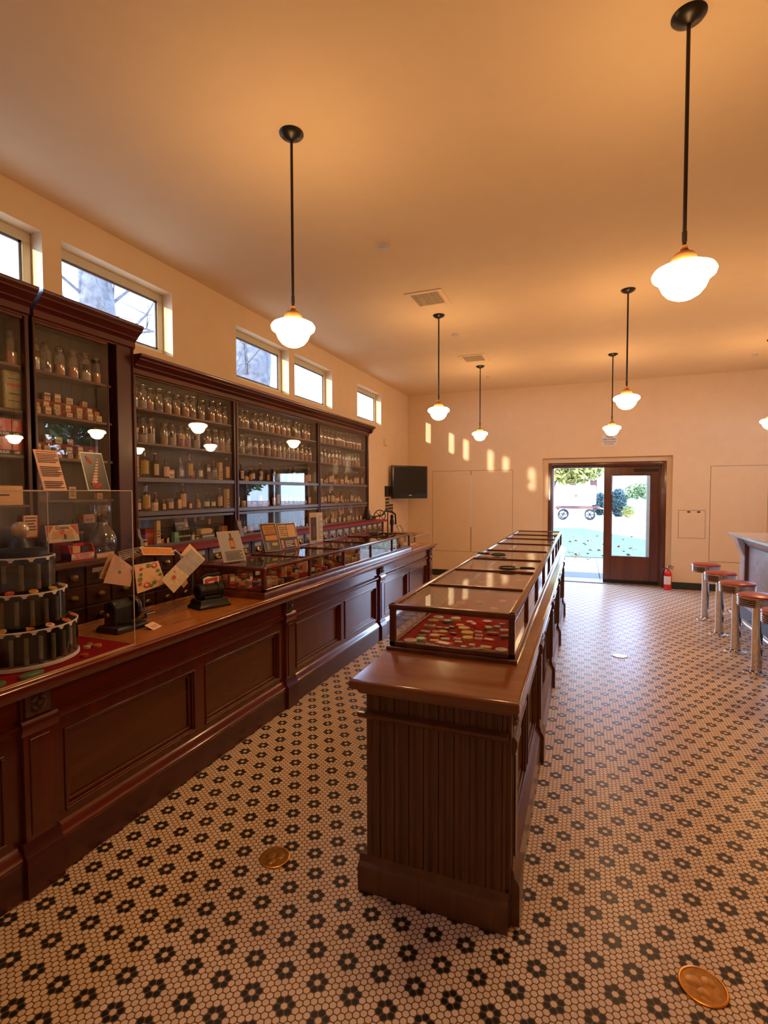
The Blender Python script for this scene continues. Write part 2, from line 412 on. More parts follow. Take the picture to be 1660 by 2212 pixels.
# sign over the door
t = thing('wall_sign', 'small white lettered notice on the back wall above the doorway', 'sign', (.39, YB, 2.41))
obj('sign_plate', MB().box(.275, YB-.004, 2.395, .515, YB-.0005, 2.580), M['white'], t)
for ln, sz, z in (('THIS DOOR', .022, 2.560), ('TO REMAIN', .022, 2.536), ('UNLOCKED', .040, 2.500), ('WHEN BUILDING', .026, 2.459), ('IS OCCUPIED', .026, 2.423)):
    text('lettering', ln, sz, M['ink'], t, face_my(.395, YB-.0045, z), bold=.0006)

# ------------------------------------------------------------------ door
def ring(mb, x0, x1, z1, w, y0, y1):
    return mb.box(x0, y0, 0, x0+w, y1, z1).box(x1-w, y0, 0, x1, y1, z1).box(x0+w, y0, z1-w, x1-w, y1, z1)
f = ring(MB(), -.600, 1.285, 2.125, .075, YB+.10, YB+.26)
ring(f, -.575, 1.262, 2.102, .030, YB+.075, YB+.10)
ring(f, -.525, 1.212, 2.050, .018, YB+.15, YB+.24)
struct('door_2', f, M['doorw'], bevel=.005, segs=2)
d = setp(bpy.data.objects.new('door_1', None), kind='structure'); COL.objects.link(d); d.location = (.76, YB+.20, 0)
y0, y1 = YB+.175, YB+.215
x0, x1, gx0, gx1, gz0, gz1 = .330, 1.195, .452, 1.062, .478, 1.895
obj('door_leaf', MB().box(x0, y0, .012, gx0, y1, 2.035).box(gx1, y0, .012, x1, y1, 2.035).box(gx0, y0, .012, gx1, y1, gz0).box(gx0, y0, gz1, gx1, y1, 2.035), M['doorw'], d, bevel=.003)
g = .014
obj('glazing_bead', MB().box(gx0, y0-.008, gz0, gx0+g, y0, gz1).box(gx1-g, y0-.008, gz0, gx1, y0, gz1).box(gx0, y0-.008, gz0, gx1, y0, gz0+g).box(gx0, y0-.008, gz1-g, gx1, y0, gz1), M['doorw'], d, bevel=.003)
obj('glass_pane', MB().box(gx0, y0+.018, gz0, gx1, y0+.023, gz1), M['winpane'], d)
obj('kick_strip', MB().box(x0, y0-.006, .012, x1, y0, .075), M['bronze'], d, bevel=.002)
obj('glint_bar', MB().box(.80, y0-.03, 1.955, 1.17, y0, 1.995), M['bronze'], d, bevel=.006)  # bronze bar added in place of sun glints on the top rail
struct('trim_2', MB().prism([(YB+.08,0),(YB+.10,.018),(YB+.24,.018),(YB+.27,0)], 'x', -.60, 1.285), M['rail'])

# fire extinguisher in the recess corner
t = thing('fire_extinguisher', 'red fire extinguisher with white label standing right of the doorway', 'fire extinguisher', (1.318, YB-.085, 0))
cx, cy = 1.300, YB-.10
obj('cylinder_body', MB().lathe([(.052,0),(.058,.008),(.058,.245),(.050,.285),(.030,.312),(.020,.325),(.020,.34)], 28, (cx,cy,0)), M['ext'], t)
lb = MB(); n = 12
pts = [(cx+.0588*math.cos(-PI*.92+PI*.66*i/n), cy+.0588*math.sin(-PI*.92+PI*.66*i/n)) for i in range(n+1)]
lb.add([(x,y,.09) for x,y in pts]+[(x,y,.225) for x,y in pts], [(i,i+1,n+2+i,n+1+i) for i in range(n)])
obj('paper_label', lb, M['white'], t)
obj('valve', MB().lathe([(.016,.335),(.022,.342),(.022,.372),(.012,.38)], 14, (cx,cy,0)), M['chrome'], t)
obj('handle', MB().tube([(cx-.01,cy,.375),(cx+.03,cy-.005,.392),(cx+.085,cy-.01,.372)], [.007,.008,.006], 6).tube([(cx-.01,cy,.36),(cx+.04,cy-.005,.362),(cx+.08,cy-.01,.335)], [.006,.006,.005], 6), M['plastic'], t)
obj('hose', MB().tube([(cx-.015,cy-.005,.355),(cx-.055,cy-.01,.345),(cx-.080,cy-.015,.29),(cx-.082,cy-.015,.20),(cx-.072,cy-.015,.12)], .0085, 8), M['plastic'], t)

# ------------------------------------------------------------------ outside
GZ = -.05
struct('ground', MB().box(-60, YB+.3, GZ-.2, 60, 90, GZ-.01).box(-40, -25, GZ-.2, XL-.31, YB+.4, GZ-.01).box(XR+.31, -25, GZ-.2, 45, YB+.4, GZ-.01), M['gravel'], smooth=False)
struct('path_1', MB().box(-3.5, YB+.27, GZ-.1, 4.0, 13.72, GZ+.005), M['concrete'])
struct('trim_3', MB().box(.30, YB+.3, GZ, .312, 13.72, GZ+.008), M['ink'])
pts = [(-14,13.72),(-14,21),(-6,23.2),(-1.1,24.6),(0,24.8),(.5,23.6),(1.1,21.6),(2.0,19.4),(3.4,17.6),(6,15.6),(9,13.72)]
struct('lawn', MB().prism(pts, 'z', GZ-.05, GZ+.02), M['grass'], smooth=False)
# dark slate strip at the threshold
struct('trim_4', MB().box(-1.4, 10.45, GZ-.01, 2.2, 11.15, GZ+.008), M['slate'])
def leafmesh():
    mb = MB(); n = 22; vs = [(0,0,.012)]
    for i in range(n):
        a = 2*PI*i/n; r = .075*(1 if i % 4 == 0 else .45 if i % 2 else .62)
        vs.append((r*math.cos(a), r*math.sin(a)*.8, .02*math.sin(a*2)+.016))
    return mb.add(vs, [(0, i+1, (i+1) % n+1) for i in range(n)])
lf = mesh('fallen_leaf', leafmesh(), M['leafdry'])
rl = random.Random(3)
for i in range(52):
    y = 13.2 + 8.5*rl.random()**1.6; x = -.9 + 2.9*rl.random()*(y/16)
    o = bpy.data.objects.new('fallen_leaf', lf); COL.objects.link(o); s = .7+rl.random()*.9
    o.location = (x, y, GZ+.012); o.scale = (s, s, s); o.rotation_euler = (rl.uniform(-.25,.25), rl.uniform(-.25,.25), rl.uniform(0,6.28))
    setp(o, 'dry brown fallen leaf lying on the grass outside the open door', 'leaf', 'fallen leaves on the lawn')
def foliage(c, rad, n, size, rnd, squash=1):
    mb = MB()
    for _ in range(n):
        while True:
            p = Vector((rnd.uniform(-1,1), rnd.uniform(-1,1), rnd.uniform(-1,1)))
            if .25 < p.length < 1: break
        q = Vector(c) + Vector((p.x*rad[0], p.y*rad[1], p.z*rad[2]))
        a = Vector((rnd.uniform(-1,1), rnd.uniform(-1,1), rnd.uniform(-1,1))).normalized(); b = a.orthogonal().normalized(); s = size*rnd.uniform(.6,1.4)
        mb.add([q-a*s, q+b*s*.45, q+a*s, q-b*s*.45], [(0,1,2,3)])
    return mb
def tree(name, label, cat, x, y, h, r, m, rnd, trunk_r=.15, cz=None, rz=None, n=2600, leaf=.16, lean=0, group=None):
    t = thing(name, label, cat, (x, y, GZ), group)
    cz = cz if cz is not None else h*.68; rz = rz or h*.36
    obj('trunk', MB().tube([(x,y,GZ-.05),(x+lean*.4,y,h*.35),(x+lean,y,h*.8)], [trunk_r*1.2, trunk_r, trunk_r*.5], 10), M['bark'], t)
    obj('crown', foliage((x+lean, y, cz), (r, r, rz), n, leaf, rnd), m, t, smooth=False)
    return t
rt = random.Random(11)
tree('garden_tree', 'leafy yellow-green tree overhanging the white wagon outside', 'tree', -2.0, 24, 5.0, 1.75, M['leafy'], rt, .14, cz=3.5, rz=1.55, n=5000, leaf=.13, lean=1.5)
tree('garden_tree', 'dark tree trunk and crown behind the left jamb of the doorway', 'tree', -2.9, 34, 7.5, 3.0, M['leafg'], rt, .45, cz=5.0, rz=2.6, n=3000, leaf=.2)
def bush(label, x, y, r, h, m, n=1500):
    t = thing('garden_bush', label, 'bush', (x, y, GZ))
    obj('foliage_mass', foliage((x, y, h*.5), (r, r*.8, h*.55), n, .13, rt), m, t, smooth=False)
    obj('stem', MB().tube([(x,y,GZ-.03),(x,y,h*.4)], .05, 6), M['bark'], t)
bush('dark blue-green bush to the right of the white wagon', 1.15, 40, .55, 1.5, M['leafd'])
bush('tall dark bush seen through the left of the door glass', 2.2, 38, .50, 1.8, M['leafd'])
bush('rounded dark bush behind the white scalloped fence', 4.5, 47, 1.7, 2.3, M['leafg'], 2200)
bush('small yellow-green bush at the near end of the white fence', 2.75, 37, .33, .65, M['leafy'], 700)
# covered wagon
t = thing('covered_wagon', 'white box-bodied wagon on wheels standing beyond the lawn', 'wagon', (-.45, 33, GZ))
obj('box_body', MB().box(-1.55, 32, .85, .68, 33.6, 2.0), M['whitep'], t, bevel=.12, segs=3)
obj('emblem', MB().lathe([(.10,0),(.10,.01)], 20, (0,0,0)).xf(Matrix.Translation((-.42,31.99,1.40))@Matrix.Rotation(PI/2,4,'X')), M['leafdry'], t)
obj('chassis', MB().box(-1.6, 32.1, .62, .9, 32.2, .76).box(-1.6, 33.3, .62, .9, 33.4, .76).box(-1.5,32.1,.55,-1.4,33.4,.66).box(.6,32.1,.55,.7,33.4,.66), M['redbrown'], t)
for x in (-1.15, .35):
    for y in (32.0, 33.5):
        w = MB().tube([(x+.27*math.cos(a*PI/9), y, .27+.27*math.sin(a*PI/9)) for a in range(18)], .035, 6, closed=True)
        for a in range(6): w.tube([(x,y,.27),(x+.26*math.cos(a*PI/3), y, .27+.26*math.sin(a*PI/3))], .018, 5)
        obj('wheel', w, M['iron'], t)
obj('tow_bar', MB().tube([(.9,32.7,.66),(1.5,32.7,.50),(1.52,32.7,-.02)], .035, 6), M['whitep'], t)
# white picket fence with scalloped top
t = thing('picket_fence', 'white picket fence with a scalloped top beyond the lawn', 'fence', (4.0, 42, GZ))
obj('fence_rail', MB().box(2.95, 42.02, .25, 6.9, 42.06, .35).box(2.95, 42.02, .8, 6.9, 42.06, .9), M['whitep'], t)
pk = MB(); 
for i in range(40):
    x = 2.98+i*.098; h = 1.02+.14*abs(math.sin((x-2.98)*PI/.62)); pk.box(x, 41.98, GZ, x+.086, 42.02, h)
pk = obj('picket_boards', pk, M['whitep'], t)
# farm building far behind
t = thing('farm_building', 'pale building with reddish doors far behind the wagon', 'building', (-1.0, 52, GZ))
obj('building_wall', MB().box(-6, 52, GZ, 1.9, 56, 2.9), M['whitep'], t)
for x in (-3.2, -1.3, .55): obj('red_door', MB().box(x, 51.95, 1.75, x+.6, 52.0, 2.75), M['redbrown'], t)
obj('building_roof', MB().prism([(51.5,2.85),(56.5,2.85),(54,4.1)], 'x', -6.4, 2.3), M['concrete'], t, smooth=False)
# porch post seen through the door glass
t = thing('porch_post', 'pale blue-grey porch post seen through the right of the door glass', 'post', (1.21, 11.2, GZ))
obj('post_shaft', MB().box(1.150, 11.15, GZ, 1.265, 11.27, 2.9), M['concrete'], t, bevel=.01)
obj('post_base', MB().loft(1.140, 11.14, 1.275, 11.28, [(.03,GZ),(.03,.06),(0,.10)]), M['concrete'], t)
# trees outside the clerestory windows
def bare_tree(label, x, y, r, lean, seed, top=7.5):
    rn = random.Random(seed); t = thing('bare_tree', label, 'tree', (x, y, GZ))
    P = [Vector((x,y,GZ-.05)), Vector((x,y+lean*.3,2.2)), Vector((x,y+lean*.7,4.4)), Vector((x,y+lean,top))]
    obj('trunk', MB().tube(P, [r*1.15, r, r*.85, r*.4], 14), M['bark'], t)
    br = MB()
    for i in range(26):
        s = P[1].lerp(P[3], rn.uniform(.15,1)); d = Vector((rn.uniform(-.7,.7), rn.uniform(-1,1), rn.uniform(.1,.8))).normalized(); L_ = rn.uniform(.8,2.2)
        q = s + d*L_*.5 + Vector((0,0,rn.uniform(-.1,.2))); e = q + (d+Vector((rn.uniform(-.5,.5),rn.uniform(-.5,.5),rn.uniform(-.3,.4)))).normalized()*L_*.6
        br.tube([s,q,e], [.035,.02,.008], 5)
        for j in range(3):
            e2 = q + Vector((rn.uniform(-.5,.5),rn.uniform(-.6,.6),rn.uniform(-.3,.6))); br.tube([q,e2], [.012,.004], 4)
    obj('branches', br, M['bark'], t)
bare_tree('thick grey trunk filling the left of the middle clerestory window', -6.6, 8.45, .50, .9, 2)
bare_tree('bare grey tree outside the long clerestory window above the tall cabinet', -7.6, 6.6, .34, -.5, 5)
for i, (x, y) in enumerate(((9.5, 8.5), (9.0, 14.0), (9.3, 19.5))):
    tree('garden_tree', ['leafy green tree outside the right wall, nearest the front', 'leafy green tree outside the right wall, in the middle', 'leafy green tree outside the right wall, farthest back'][i], 'tree', x, y, 7, 2.6, M['leafr'], rt, .2, cz=4.0, rz=2.6, n=7000, leaf=.2)

# ------------------------------------------------------------------ ceiling fittings
lamp_xy = [(-1.455,2.375),(.366,2.385),(-1.462,5.319),(.364,5.316),(-1.465,7.665),(.350,7.684),(2.165,7.70),(2.165,5.32)]
lamp_lab = ['pendant lamp nearest over the aisle between counter and island', 'large pendant lamp hanging nearest the camera at the upper right',
            'pendant lamp in the middle of the aisle row beside the big ceiling vent', 'pendant lamp in the middle of the row right of the island',
            'pendant lamp farthest along the aisle row near the television', 'pendant lamp hanging just before the notice above the doorway',
            'pendant lamp over the far end of the marble counter', 'pendant lamp over the middle of the marble counter', 'pendant lamp over the near end of the marble counter']
RZ = 2.488
t = thing('pendant_lamp', lamp_lab[0], 'pendant lamp', (0,0,H), 'schoolhouse pendant lamps')
LP = t
obj('canopy', MB().lathe([(.064,0),(.064,-.004),(.058,-.012),(.040,-.024),(.018,-.032),(.010,-.036),(0,-.036)], 32), M['bronze'], t, world=False)
obj('rod', MB().tube([(0,0,-.03),(0,0,RZ-H+.075)], .0075, 10).lathe([(.0098,RZ-H+.12),(.0098,RZ-H+.16)], 10), M['bronzerod'], t, world=False)
c = RZ-H
obj('fitter', MB().lathe([(.013,c+.104),(.014,c+.100),(.015,c+.086),(.020,c+.080),(.034,c+.073),(.046,c+.058),(.052,c+.040),(.055,c+.018)], 28), M['copper'], t, world=False)
obj('lamp_shade', MB().lathe([(.044,c+.026),(.085,c+.022),(.109,c+.010),(.117,c-.004),(.113,c-.018),(.100,c-.028),(.0915,c-.031),(.088,c-.045),(.078,c-.068),(.060,c-.090),(.036,c-.104),(.012,c-.109),(0,c-.1095)], 32), M['opal'], t, world=False)
for i, (x, y) in enumerate(lamp_xy):
    o = LP if i == 0 else copy_tree(LP)
    o.location = (x, y, H); o['label'] = lamp_lab[i]
def vent(x, y, label):
    t = thing('ceiling_vent', label, 'vent', (x, y, H))
    obj('vent_plate', MB().box(x-.185, y-.20, H-.008, x-.135, y+.20, H-.001).box(x+.135, y-.20, H-.008, x+.185, y+.20, H-.001).box(x-.135, y-.20, H-.008, x+.135, y-.15, H-.001).box(x-.135, y+.15, H-.008, x+.135, y+.20, H-.001), M['ceil'], t, bevel=.002)
    obj('dark_duct', MB().box(x-.135, y-.15, H-.0025, x+.135, y+.15, H-.001), M['bronze'], t)
    lo = MB()
    for i in range(17): lo.box(x-.133+i*.0162, y-.15, H-.009, x-.133+i*.0162+.0062, y+.15, H-.002)
    obj('louvre', lo, M['wall'], t)
vent(-1.435, 4.83, 'larger slatted ceiling vent just before the middle pendant of the aisle row')
vent(-1.465, 7.18, 'slatted ceiling vent farther back, beside the farthest aisle pendant')
for i, (x, y, r, lb) in enumerate(((-1.443,3.68,.042,'round off-white smoke detector on the ceiling above the island'), (-1.456,6.04,.040,'round smoke detector on the ceiling between the two vents'),
                        (-1.473,8.38,.035,'small round detector on the ceiling nearest the back wall'), (2.168,8.44,.04,'small round detector on the ceiling over the marble counter'))):
    t = thing('smoke_detector', lb, 'smoke detector', (x, y, H))
    obj('detector_base', MB().lathe([(r*1.12,0),(r*1.12,-.006)], 24, (x,y,H)), M['offwhite'], t)
    obj('detector_cap', MB().lathe([(r,-.005),(r*.96,-.020),(r*.6,-.026),(0,-.027)], 24, (x,y,H)), M['offwhite'], t)

# ------------------------------------------------------------------ back-left corner: television, plaques, machine
t = thing('television', 'black flat television on a bracket across the back left corner', 'television', (-2.94, 8.72, 1.49))
A = Vector((-3.15, 8.40)); B = Vector((-2.682, 9.0)); dv = (B-A).normalized(); nrm = Vector((dv.y, -dv.x)); wd = (B-A).length
def tvbox(u0, u1, z0, z1, d0, d1):
    vs = []
    for z in (z0, z1):
        for u, d in ((u0,d0),(u1,d0),(u1,d1),(u0,d1)):
            p = A + dv*u + nrm*d; vs.append((p.x, p.y, z))
    return MB().add(vs, [(0,3,2,1),(4,5,6,7),(0,1,5,4),(1,2,6,5),(2,3,7,6),(3,0,4,7)])
obj('bezel', tvbox(0, wd, 1.494, 2.085, -.045, 0), M['plastic'], t, bevel=.006, segs=2)
obj('screen', tvbox(.035, wd-.035, 1.585, 2.055, 0, .0015), M['screen'], t)
obj('back_housing', tvbox(.12, wd-.12, 1.56, 2.02, -.10, -.045), M['plastic'], t, bevel=.01)
obj('maker_badge', tvbox(wd*.5-.03, wd*.5+.03, 1.545, 1.560, 0, .002), M['chrome'], t)
p = A+dv*wd*.5-nrm*.10
obj('wall_bracket', MB().tube([(p.x,p.y,1.80),(XL+.01,8.95,1.80)], .018, 8).box(XL, 8.88, 1.70, XL+.02, 9.02, 1.90), M['iron'], t)
t = thing('wall_frame', 'small black framed mirror on the left wall beside the television', 'picture frame', (XL, 8.375, 1.535))
obj('frame_border', MB().box(XL, 8.25, 1.53, XL+.02, 8.285, 1.715).box(XL, 8.475, 1.53, XL+.02, 8.51, 1.715).box(XL, 8.285, 1.53, XL+.02, 8.475, 1.555).box(XL, 8.285, 1.69, XL+.02, 8.475, 1.715), M['dark'], t)
obj('frame_face', MB().box(XL, 8.285, 1.555, XL+.008, 8.475, 1.69), M['bronze'], t)
plq = [(8.278,8.453,1.467,1.505,'topmost'),(8.278,8.453,1.407,1.446,'second from the top'),(8.278,8.453,1.351,1.391,'third down, near column'),(8.475,8.652,1.354,1.395,'topmost of the far column'),
       (8.278,8.453,1.296,1.337,'fourth down, near column'),(8.475,8.652,1.298,1.340,'second of the far column'),(8.475,8.652,1.240,1.284,'lowest of the far column')]
for a, b, z0, z1, w in plq:
    t = thing('wall_plaque', 'small black plaque on the left wall below the frame, ' + w, 'plaque', (XL, (a+b)/2, z0), 'black plaques below the framed mirror')
    obj('plaque_plate', MB().box(XL, a, z0, XL+.006, b, z1), M['dark'], t)
    obj('plaque_text', MB().box(XL+.006, a+.02, (z0+z1)/2-.002, XL+.0068, b-.02, (z0+z1)/2+.003), M['gold'], t)
t = thing('wall_mounted_sensor', 'small cream wall sensor on the left wall above the frame', 'thermostat', (XL, 8.26, 2.42))
obj('sensor_cover', MB().box(XL, 8.215, 2.425, XL+.025, 8.325, 2.53), M['wall'], t, bevel=.006)
obj('sensor_plate', MB().box(XL, 8.205, 2.415, XL+.006, 8.335, 2.54), M['offwhite'], t)
# cast-iron wheel machine
t = thing('iron_wheel_machine', 'black cast-iron machine with spoked wheel at the end of the drawer ledge', 'machine', (-2.98, 7.72, 0))
vd = Vector((.30, -.954, 0)).normalized(); vx = Vector((vd.y*-1, vd.x, 0)) if False else Vector((.954,.30,0))
def wheel(c, r, tr, n=6):
    c = Vector(c); mb = MB().tube([c+vx*r*math.cos(a*PI/14)+Vector((0,0,r*math.sin(a*PI/14))) for a in range(28)], tr, 6, closed=True)
    for a in range(n):
        an = PI*2*a/n+.3; mb.tube([c, c+vx*r*math.cos(an)+Vector((0,0,r*math.sin(an)))], tr*.7, 5)
    mb.tube([c+vd*.02, c-vd*.02], .018, 8); return mb
obj('flywheel', wheel((-3.01,7.46,1.235), .088, .0075), M['iron'], t)
obj('column', MB().tube([(-2.93,7.60,0),(-2.93,7.60,1.30)], .009, 8).tube([(-2.88,7.66,.02),(-2.88,7.66,1.10),(-2.87,7.66,1.16)], [.028,.022,.012], 10), M['iron'], t)
obj('top_beam', MB().tube([(-2.98,7.46,1.235),(-2.95,7.55,1.31),(-2.88,7.62,1.30),(-2.83,7.68,1.25),(-2.83,7.70,1.16),(-2.84,7.72,1.09)], [.012,.016,.018,.014,.012,.016], 8), M['iron'], t)
obj('hopper', MB().lathe([(.012,1.06),(.030,1.08),(.035,1.14),(.022,1.18),(.030,1.22),(.012,1.25)], 12, (-2.88,7.66,0)), M['iron'], t)
obj('drive_arm', MB().tube([(-3.05,7.10,1.215),(-3.04,7.20,1.232),(-3.03,7.30,1.222),(-3.02,7.45,1.24)], [.008,.016,.014,.008], 8).tube([(-3.06,7.06,1.20),(-3.03,7.14,1.195),(-3.0,7.25,1.21)], [.012,.014,.010], 8), M['iron'], t)
obj('foot_plate', MB().box(-3.08, 7.48, 0, -2.80, 7.80, .02), M['iron'], t, bevel=.004)
# ------------------------------------------------------------------ left counter
ZT = .875
t = thing('shop_counter', 'long dark mahogany panelled shop counter running along the left aisle', 'counter', (-2.3, 3.2, 0))
CT = t
yA, yB_ = -.75, 7.09
def slab(x0, y0, x1, y1, z):   # moulded counter top: z is the top face
    return MB().loft(x0, y0, x1, y1, [(-.055,z-.075),(-.030,z-.062),(-.022,z-.045),(-.004,z-.040),(0,z-.032),(0,z-.010),(-.006,z-.002),(-.012,z)])
obj('countertop', slab(-2.605, yA, -1.965, yB_, ZT-.0012), M['mah'], t)
obj('top_board', MB().box(-2.590, yA+.015, ZT-.006, -1.983, yB_-.018, ZT), M['top'], t, bevel=.001)
obj('carcass', MB().box(-2.56, yA+.05, 0, -2.115, yB_-.06, ZT-.07), M['mah'], t)
pil = [(-.60,-.48), (1.30,1.425), (3.19,3.305), (5.055,5.175), (6.93,7.05)]
bays = [(pil[i][1], pil[i+1][0]) for i in range(4)]
def molding_ring(mb, X, s, y0, y1, z0, z1, w=.022, d=.016):
    """bolection moulding round an opening on a plane of constant x; s=+1 faces +x"""
    for (a0, b0, a1, b1) in ((y0,z0,y1,z0+w),(y0,z1-w,y1,z1),(y0,z0+w,y0+w,z1-w),(y1-w,z0+w,y1,z1-w)):
        mb.box(X, a0, b0, X+s*d, a1, b1)
    w2 = w*.55
    for (a0, b0, a1, b1) in ((y0-w2,z0-w2,y1+w2,z0),(y0-w2,z1,y1+w2,z1+w2),(y0-w2,z0,y0,z1),(y1,z0,y1+w2,z1)):
        mb.box(X, a0, b0, X+s*d*2.0, a1, b1)
    return mb
def panelled_front(par, Xf, s, bays, pil, zt, mats, split=True, belt=True):
    """frame-and-panel front facing s*x with its face at Xf"""
    mw, mwv, mp = mats
    for (a, b) in bays:
        obj('apron_board', MB().box(Xf-s*.03, a, zt-.175, Xf-s*.004, b, zt-.055), mw, par)
        bm_ = MB().prism([(Xf-s*.03,.655),(Xf+s*.004,.655),(Xf+s*.010,.668),(Xf+s*.022,.676),(Xf+s*.022,.690),(Xf+s*.008,.698),(Xf-s*.03,.700)], 'y', a, b)
        obj('belt_moulding', bm_, mw, par)
        m_ = (a+b)/2
        ops = [(a+.055, m_-.040), (m_+.040, b-.060)] if split else [(a+.07, b-.07)]
        fr = MB().box(Xf-s*.03, a, .595, Xf, b, .655).box(Xf-s*.03, a, .20, Xf, b, .238)
        xs = [a] + [v for o_ in ops for v in o_] + [b]
        for i in range(0, len(xs), 2): fr.box(Xf-s*.03, xs[i], .238, Xf, xs[i+1], .595)
        obj('panel_frame', fr, mwv, par)
        for (c, d_) in ops:
            pn = obj('raised_panel', MB().box(Xf-s*.045, c-.01, .23, Xf-s*.026, d_+.01, .60), mp, par)
            ml = MB(); molding_ring(ml, Xf-s*.026, s, c+.018, d_-.018, .256, .577, .018, .012)
            for (a0,b0,a1,b1) in ((c,.238,d_,.250),(c,.583,d_,.595),(c,.25,c+.012,.583),(d_-.012,.25,d_,.583)): ml.box(Xf-s*.026, a0, b0, Xf+s*.008, a1, b1)
            mo = obj('panel_moulding', ml, mwv, pn, bevel=.003)
        obj('base_moulding', MB().prism([(Xf-s*.03,.145),(Xf+s*.030,.145),(Xf+s*.030,.160),(Xf+s*.020,.172),(Xf+s*.012,.192),(Xf,.205),(Xf-s*.03,.205)], 'y', a, b), mw, par)
        obj('plinth', MB().box(Xf-s*.03, a, 0, Xf+s*.030, b, .147), M['plinth'] if s == 1 and mw is M['mah'] else mw, par, bevel=.003)
    for (a, b) in pil:
        p_ = obj('pilaster', MB().box(Xf-s*.03, a, .2, Xf+s*.024, b, .66).box(Xf-s*.03, a, .66, Xf+s*.012, b, zt-.06), mwv, par, bevel=.002)
        obj('fluted_face', MB().box(Xf+s*.024, a+.022, .235, Xf+s*.030, b-.022, .625), mwv, p_, bevel=.003)
        cap = MB().prism([(Xf,.640),(Xf+s*.030,.645),(Xf+s*.038,.672),(Xf+s*.038,.690),(Xf+s*.030,.704),(Xf,.708)], 'y', a-.012, b+.012)
        obj('pilaster_cap', cap, mw, p_)
        yc, zc_ = (a+b)/2, zt-.115; cb = MB().box(Xf+s*.012, a+.012, zc_-.048, Xf+s*.022, b-.012, zc_+.048)
        for i in range(4):
            for k in (1, -1):
                an = PI/4+i*PI/2
                cb.lathe([(.019,0),(.016,.010),(.008,.015),(0,.015)], 8, (0,0,0), sx=1, sy=.6)
                M_ = Matrix.Translation((Xf+s*.021, yc+.021*math.cos(an)*1.1, zc_+.024*math.sin(an)*1.1)) @ Matrix.Rotation(PI/2*s, 4, 'Y') @ Matrix.Rotation(an, 4, 'Z')
                cb.xf(M_, len(cb.v)-32)
                break
        cb.lathe([(.010,0),(.008,.012),(0,.014)], 10, (0,0,0)); cb.xf(Matrix.Translation((Xf+s*.021, yc, zc_)) @ Matrix.Rotation(PI/2*s, 4, 'Y'), len(cb.v)-30)
        obj('carved_block', cb, M['carved'], p_)
        obj('pilaster_base', MB().prism([(Xf-s*.03,0),(Xf+s*.050,0),(Xf+s*.050,.150),(Xf+s*.044,.165),(Xf+s*.032,.180),(Xf+s*.030,.200),(Xf+s*.024,.215),(Xf-s*.03,.215)], 'y', a-.014, b+.014), M['plinth'] if mw is M['mah'] else mw, p_)
panelled_front(t, -2.06, 1, bays, pil, ZT, (M['mah'], M['mahv'], M['mahp']))
obj('end_board', MB().box(-2.56, yB_-.06, 0, -2.03, yB_-.03, ZT-.06), M['mahv'], t)

# ------------------------------------------------------------------ island counter
t = thing('island_counter', 'long freestanding wooden counter with reeded end panel in the middle', 'counter', (-.52, 4.5, 0))
IS = t
obj('countertop', slab(-.845, 1.765, -.197, 7.16, ZT), M['islandtop'], t)
obj('carcass', MB().box(-.80, 1.85, 0, -.270, 7.10, ZT-.07), M['island'], t)
x0, x1, yn = -.800, -.262, 1.832
prof = [(x0, yn+.03)]
nb = 9; bw = (x1-x0)/nb
for i in range(nb):
    X = x0+i*bw
    prof += [(X, yn+.006), (X+.0010, yn+.006), (X+.0022, yn)]
    for g in (.34, .42, .50): 
        prof += [(X+bw*g-.0015, yn), (X+bw*g, yn+.0016), (X+bw*g+.0015, yn)]
    for g in (.66,):
        prof += [(X+bw*g, yn+.0016), (X+bw*g+.002, yn)]
    prof += [(X+bw-.0022, yn), (X+bw-.0010, yn+.006)]
prof += [(x1, yn+.006), (x1, yn+.03)]
obj('beadboard_end', MB().prism(prof, 'z', .10, ZT-.06), M['island'], t, ang=20)
obj('corner_post', MB().box(-.262, yn+.012, .0, -.232, yn+.07, ZT-.06).box(-.262, yn-.004, .1, -.250, yn+.02, ZT-.06), M['island'], t, bevel=.002)
band = [(yn+.01,.700),(yn-.008,.700),(yn-.020,.706),(yn-.028,.716),(yn-.028,.728),(yn-.018,.734),(yn+.01,.736)]
obj('end_rail_moulding', MB().prism(band, 'x', x0-.028, x1+.020), M['island'], t)
pl = [(yn+.02,0),(yn-.024,0),(yn-.024,.100),(yn-.020,.106),(yn-.008,.112),(yn-.004,.128),(yn,.138),(yn+.02,.138)]
obj('end_plinth', MB().prism(pl, 'x', x0-.030, x1+.024), M['island'], t)
obj('working_side', MB().box(-.815, 1.87, .02, -.80, 7.10, ZT-.07).box(-.822, 1.86, 0, -.80, 7.10, .10), M['island'], t)
ipil = [(1.875,1.975), (3.105,3.205), (4.345,4.445), (5.545,5.645), (6.90,7.0)]
ibays = [(ipil[i][1], ipil[i+1][0]) for i in range(4)]
panelled_front(t, -.252, 1, ibays, ipil, ZT, (M['island'], M['island'], M['mah']))

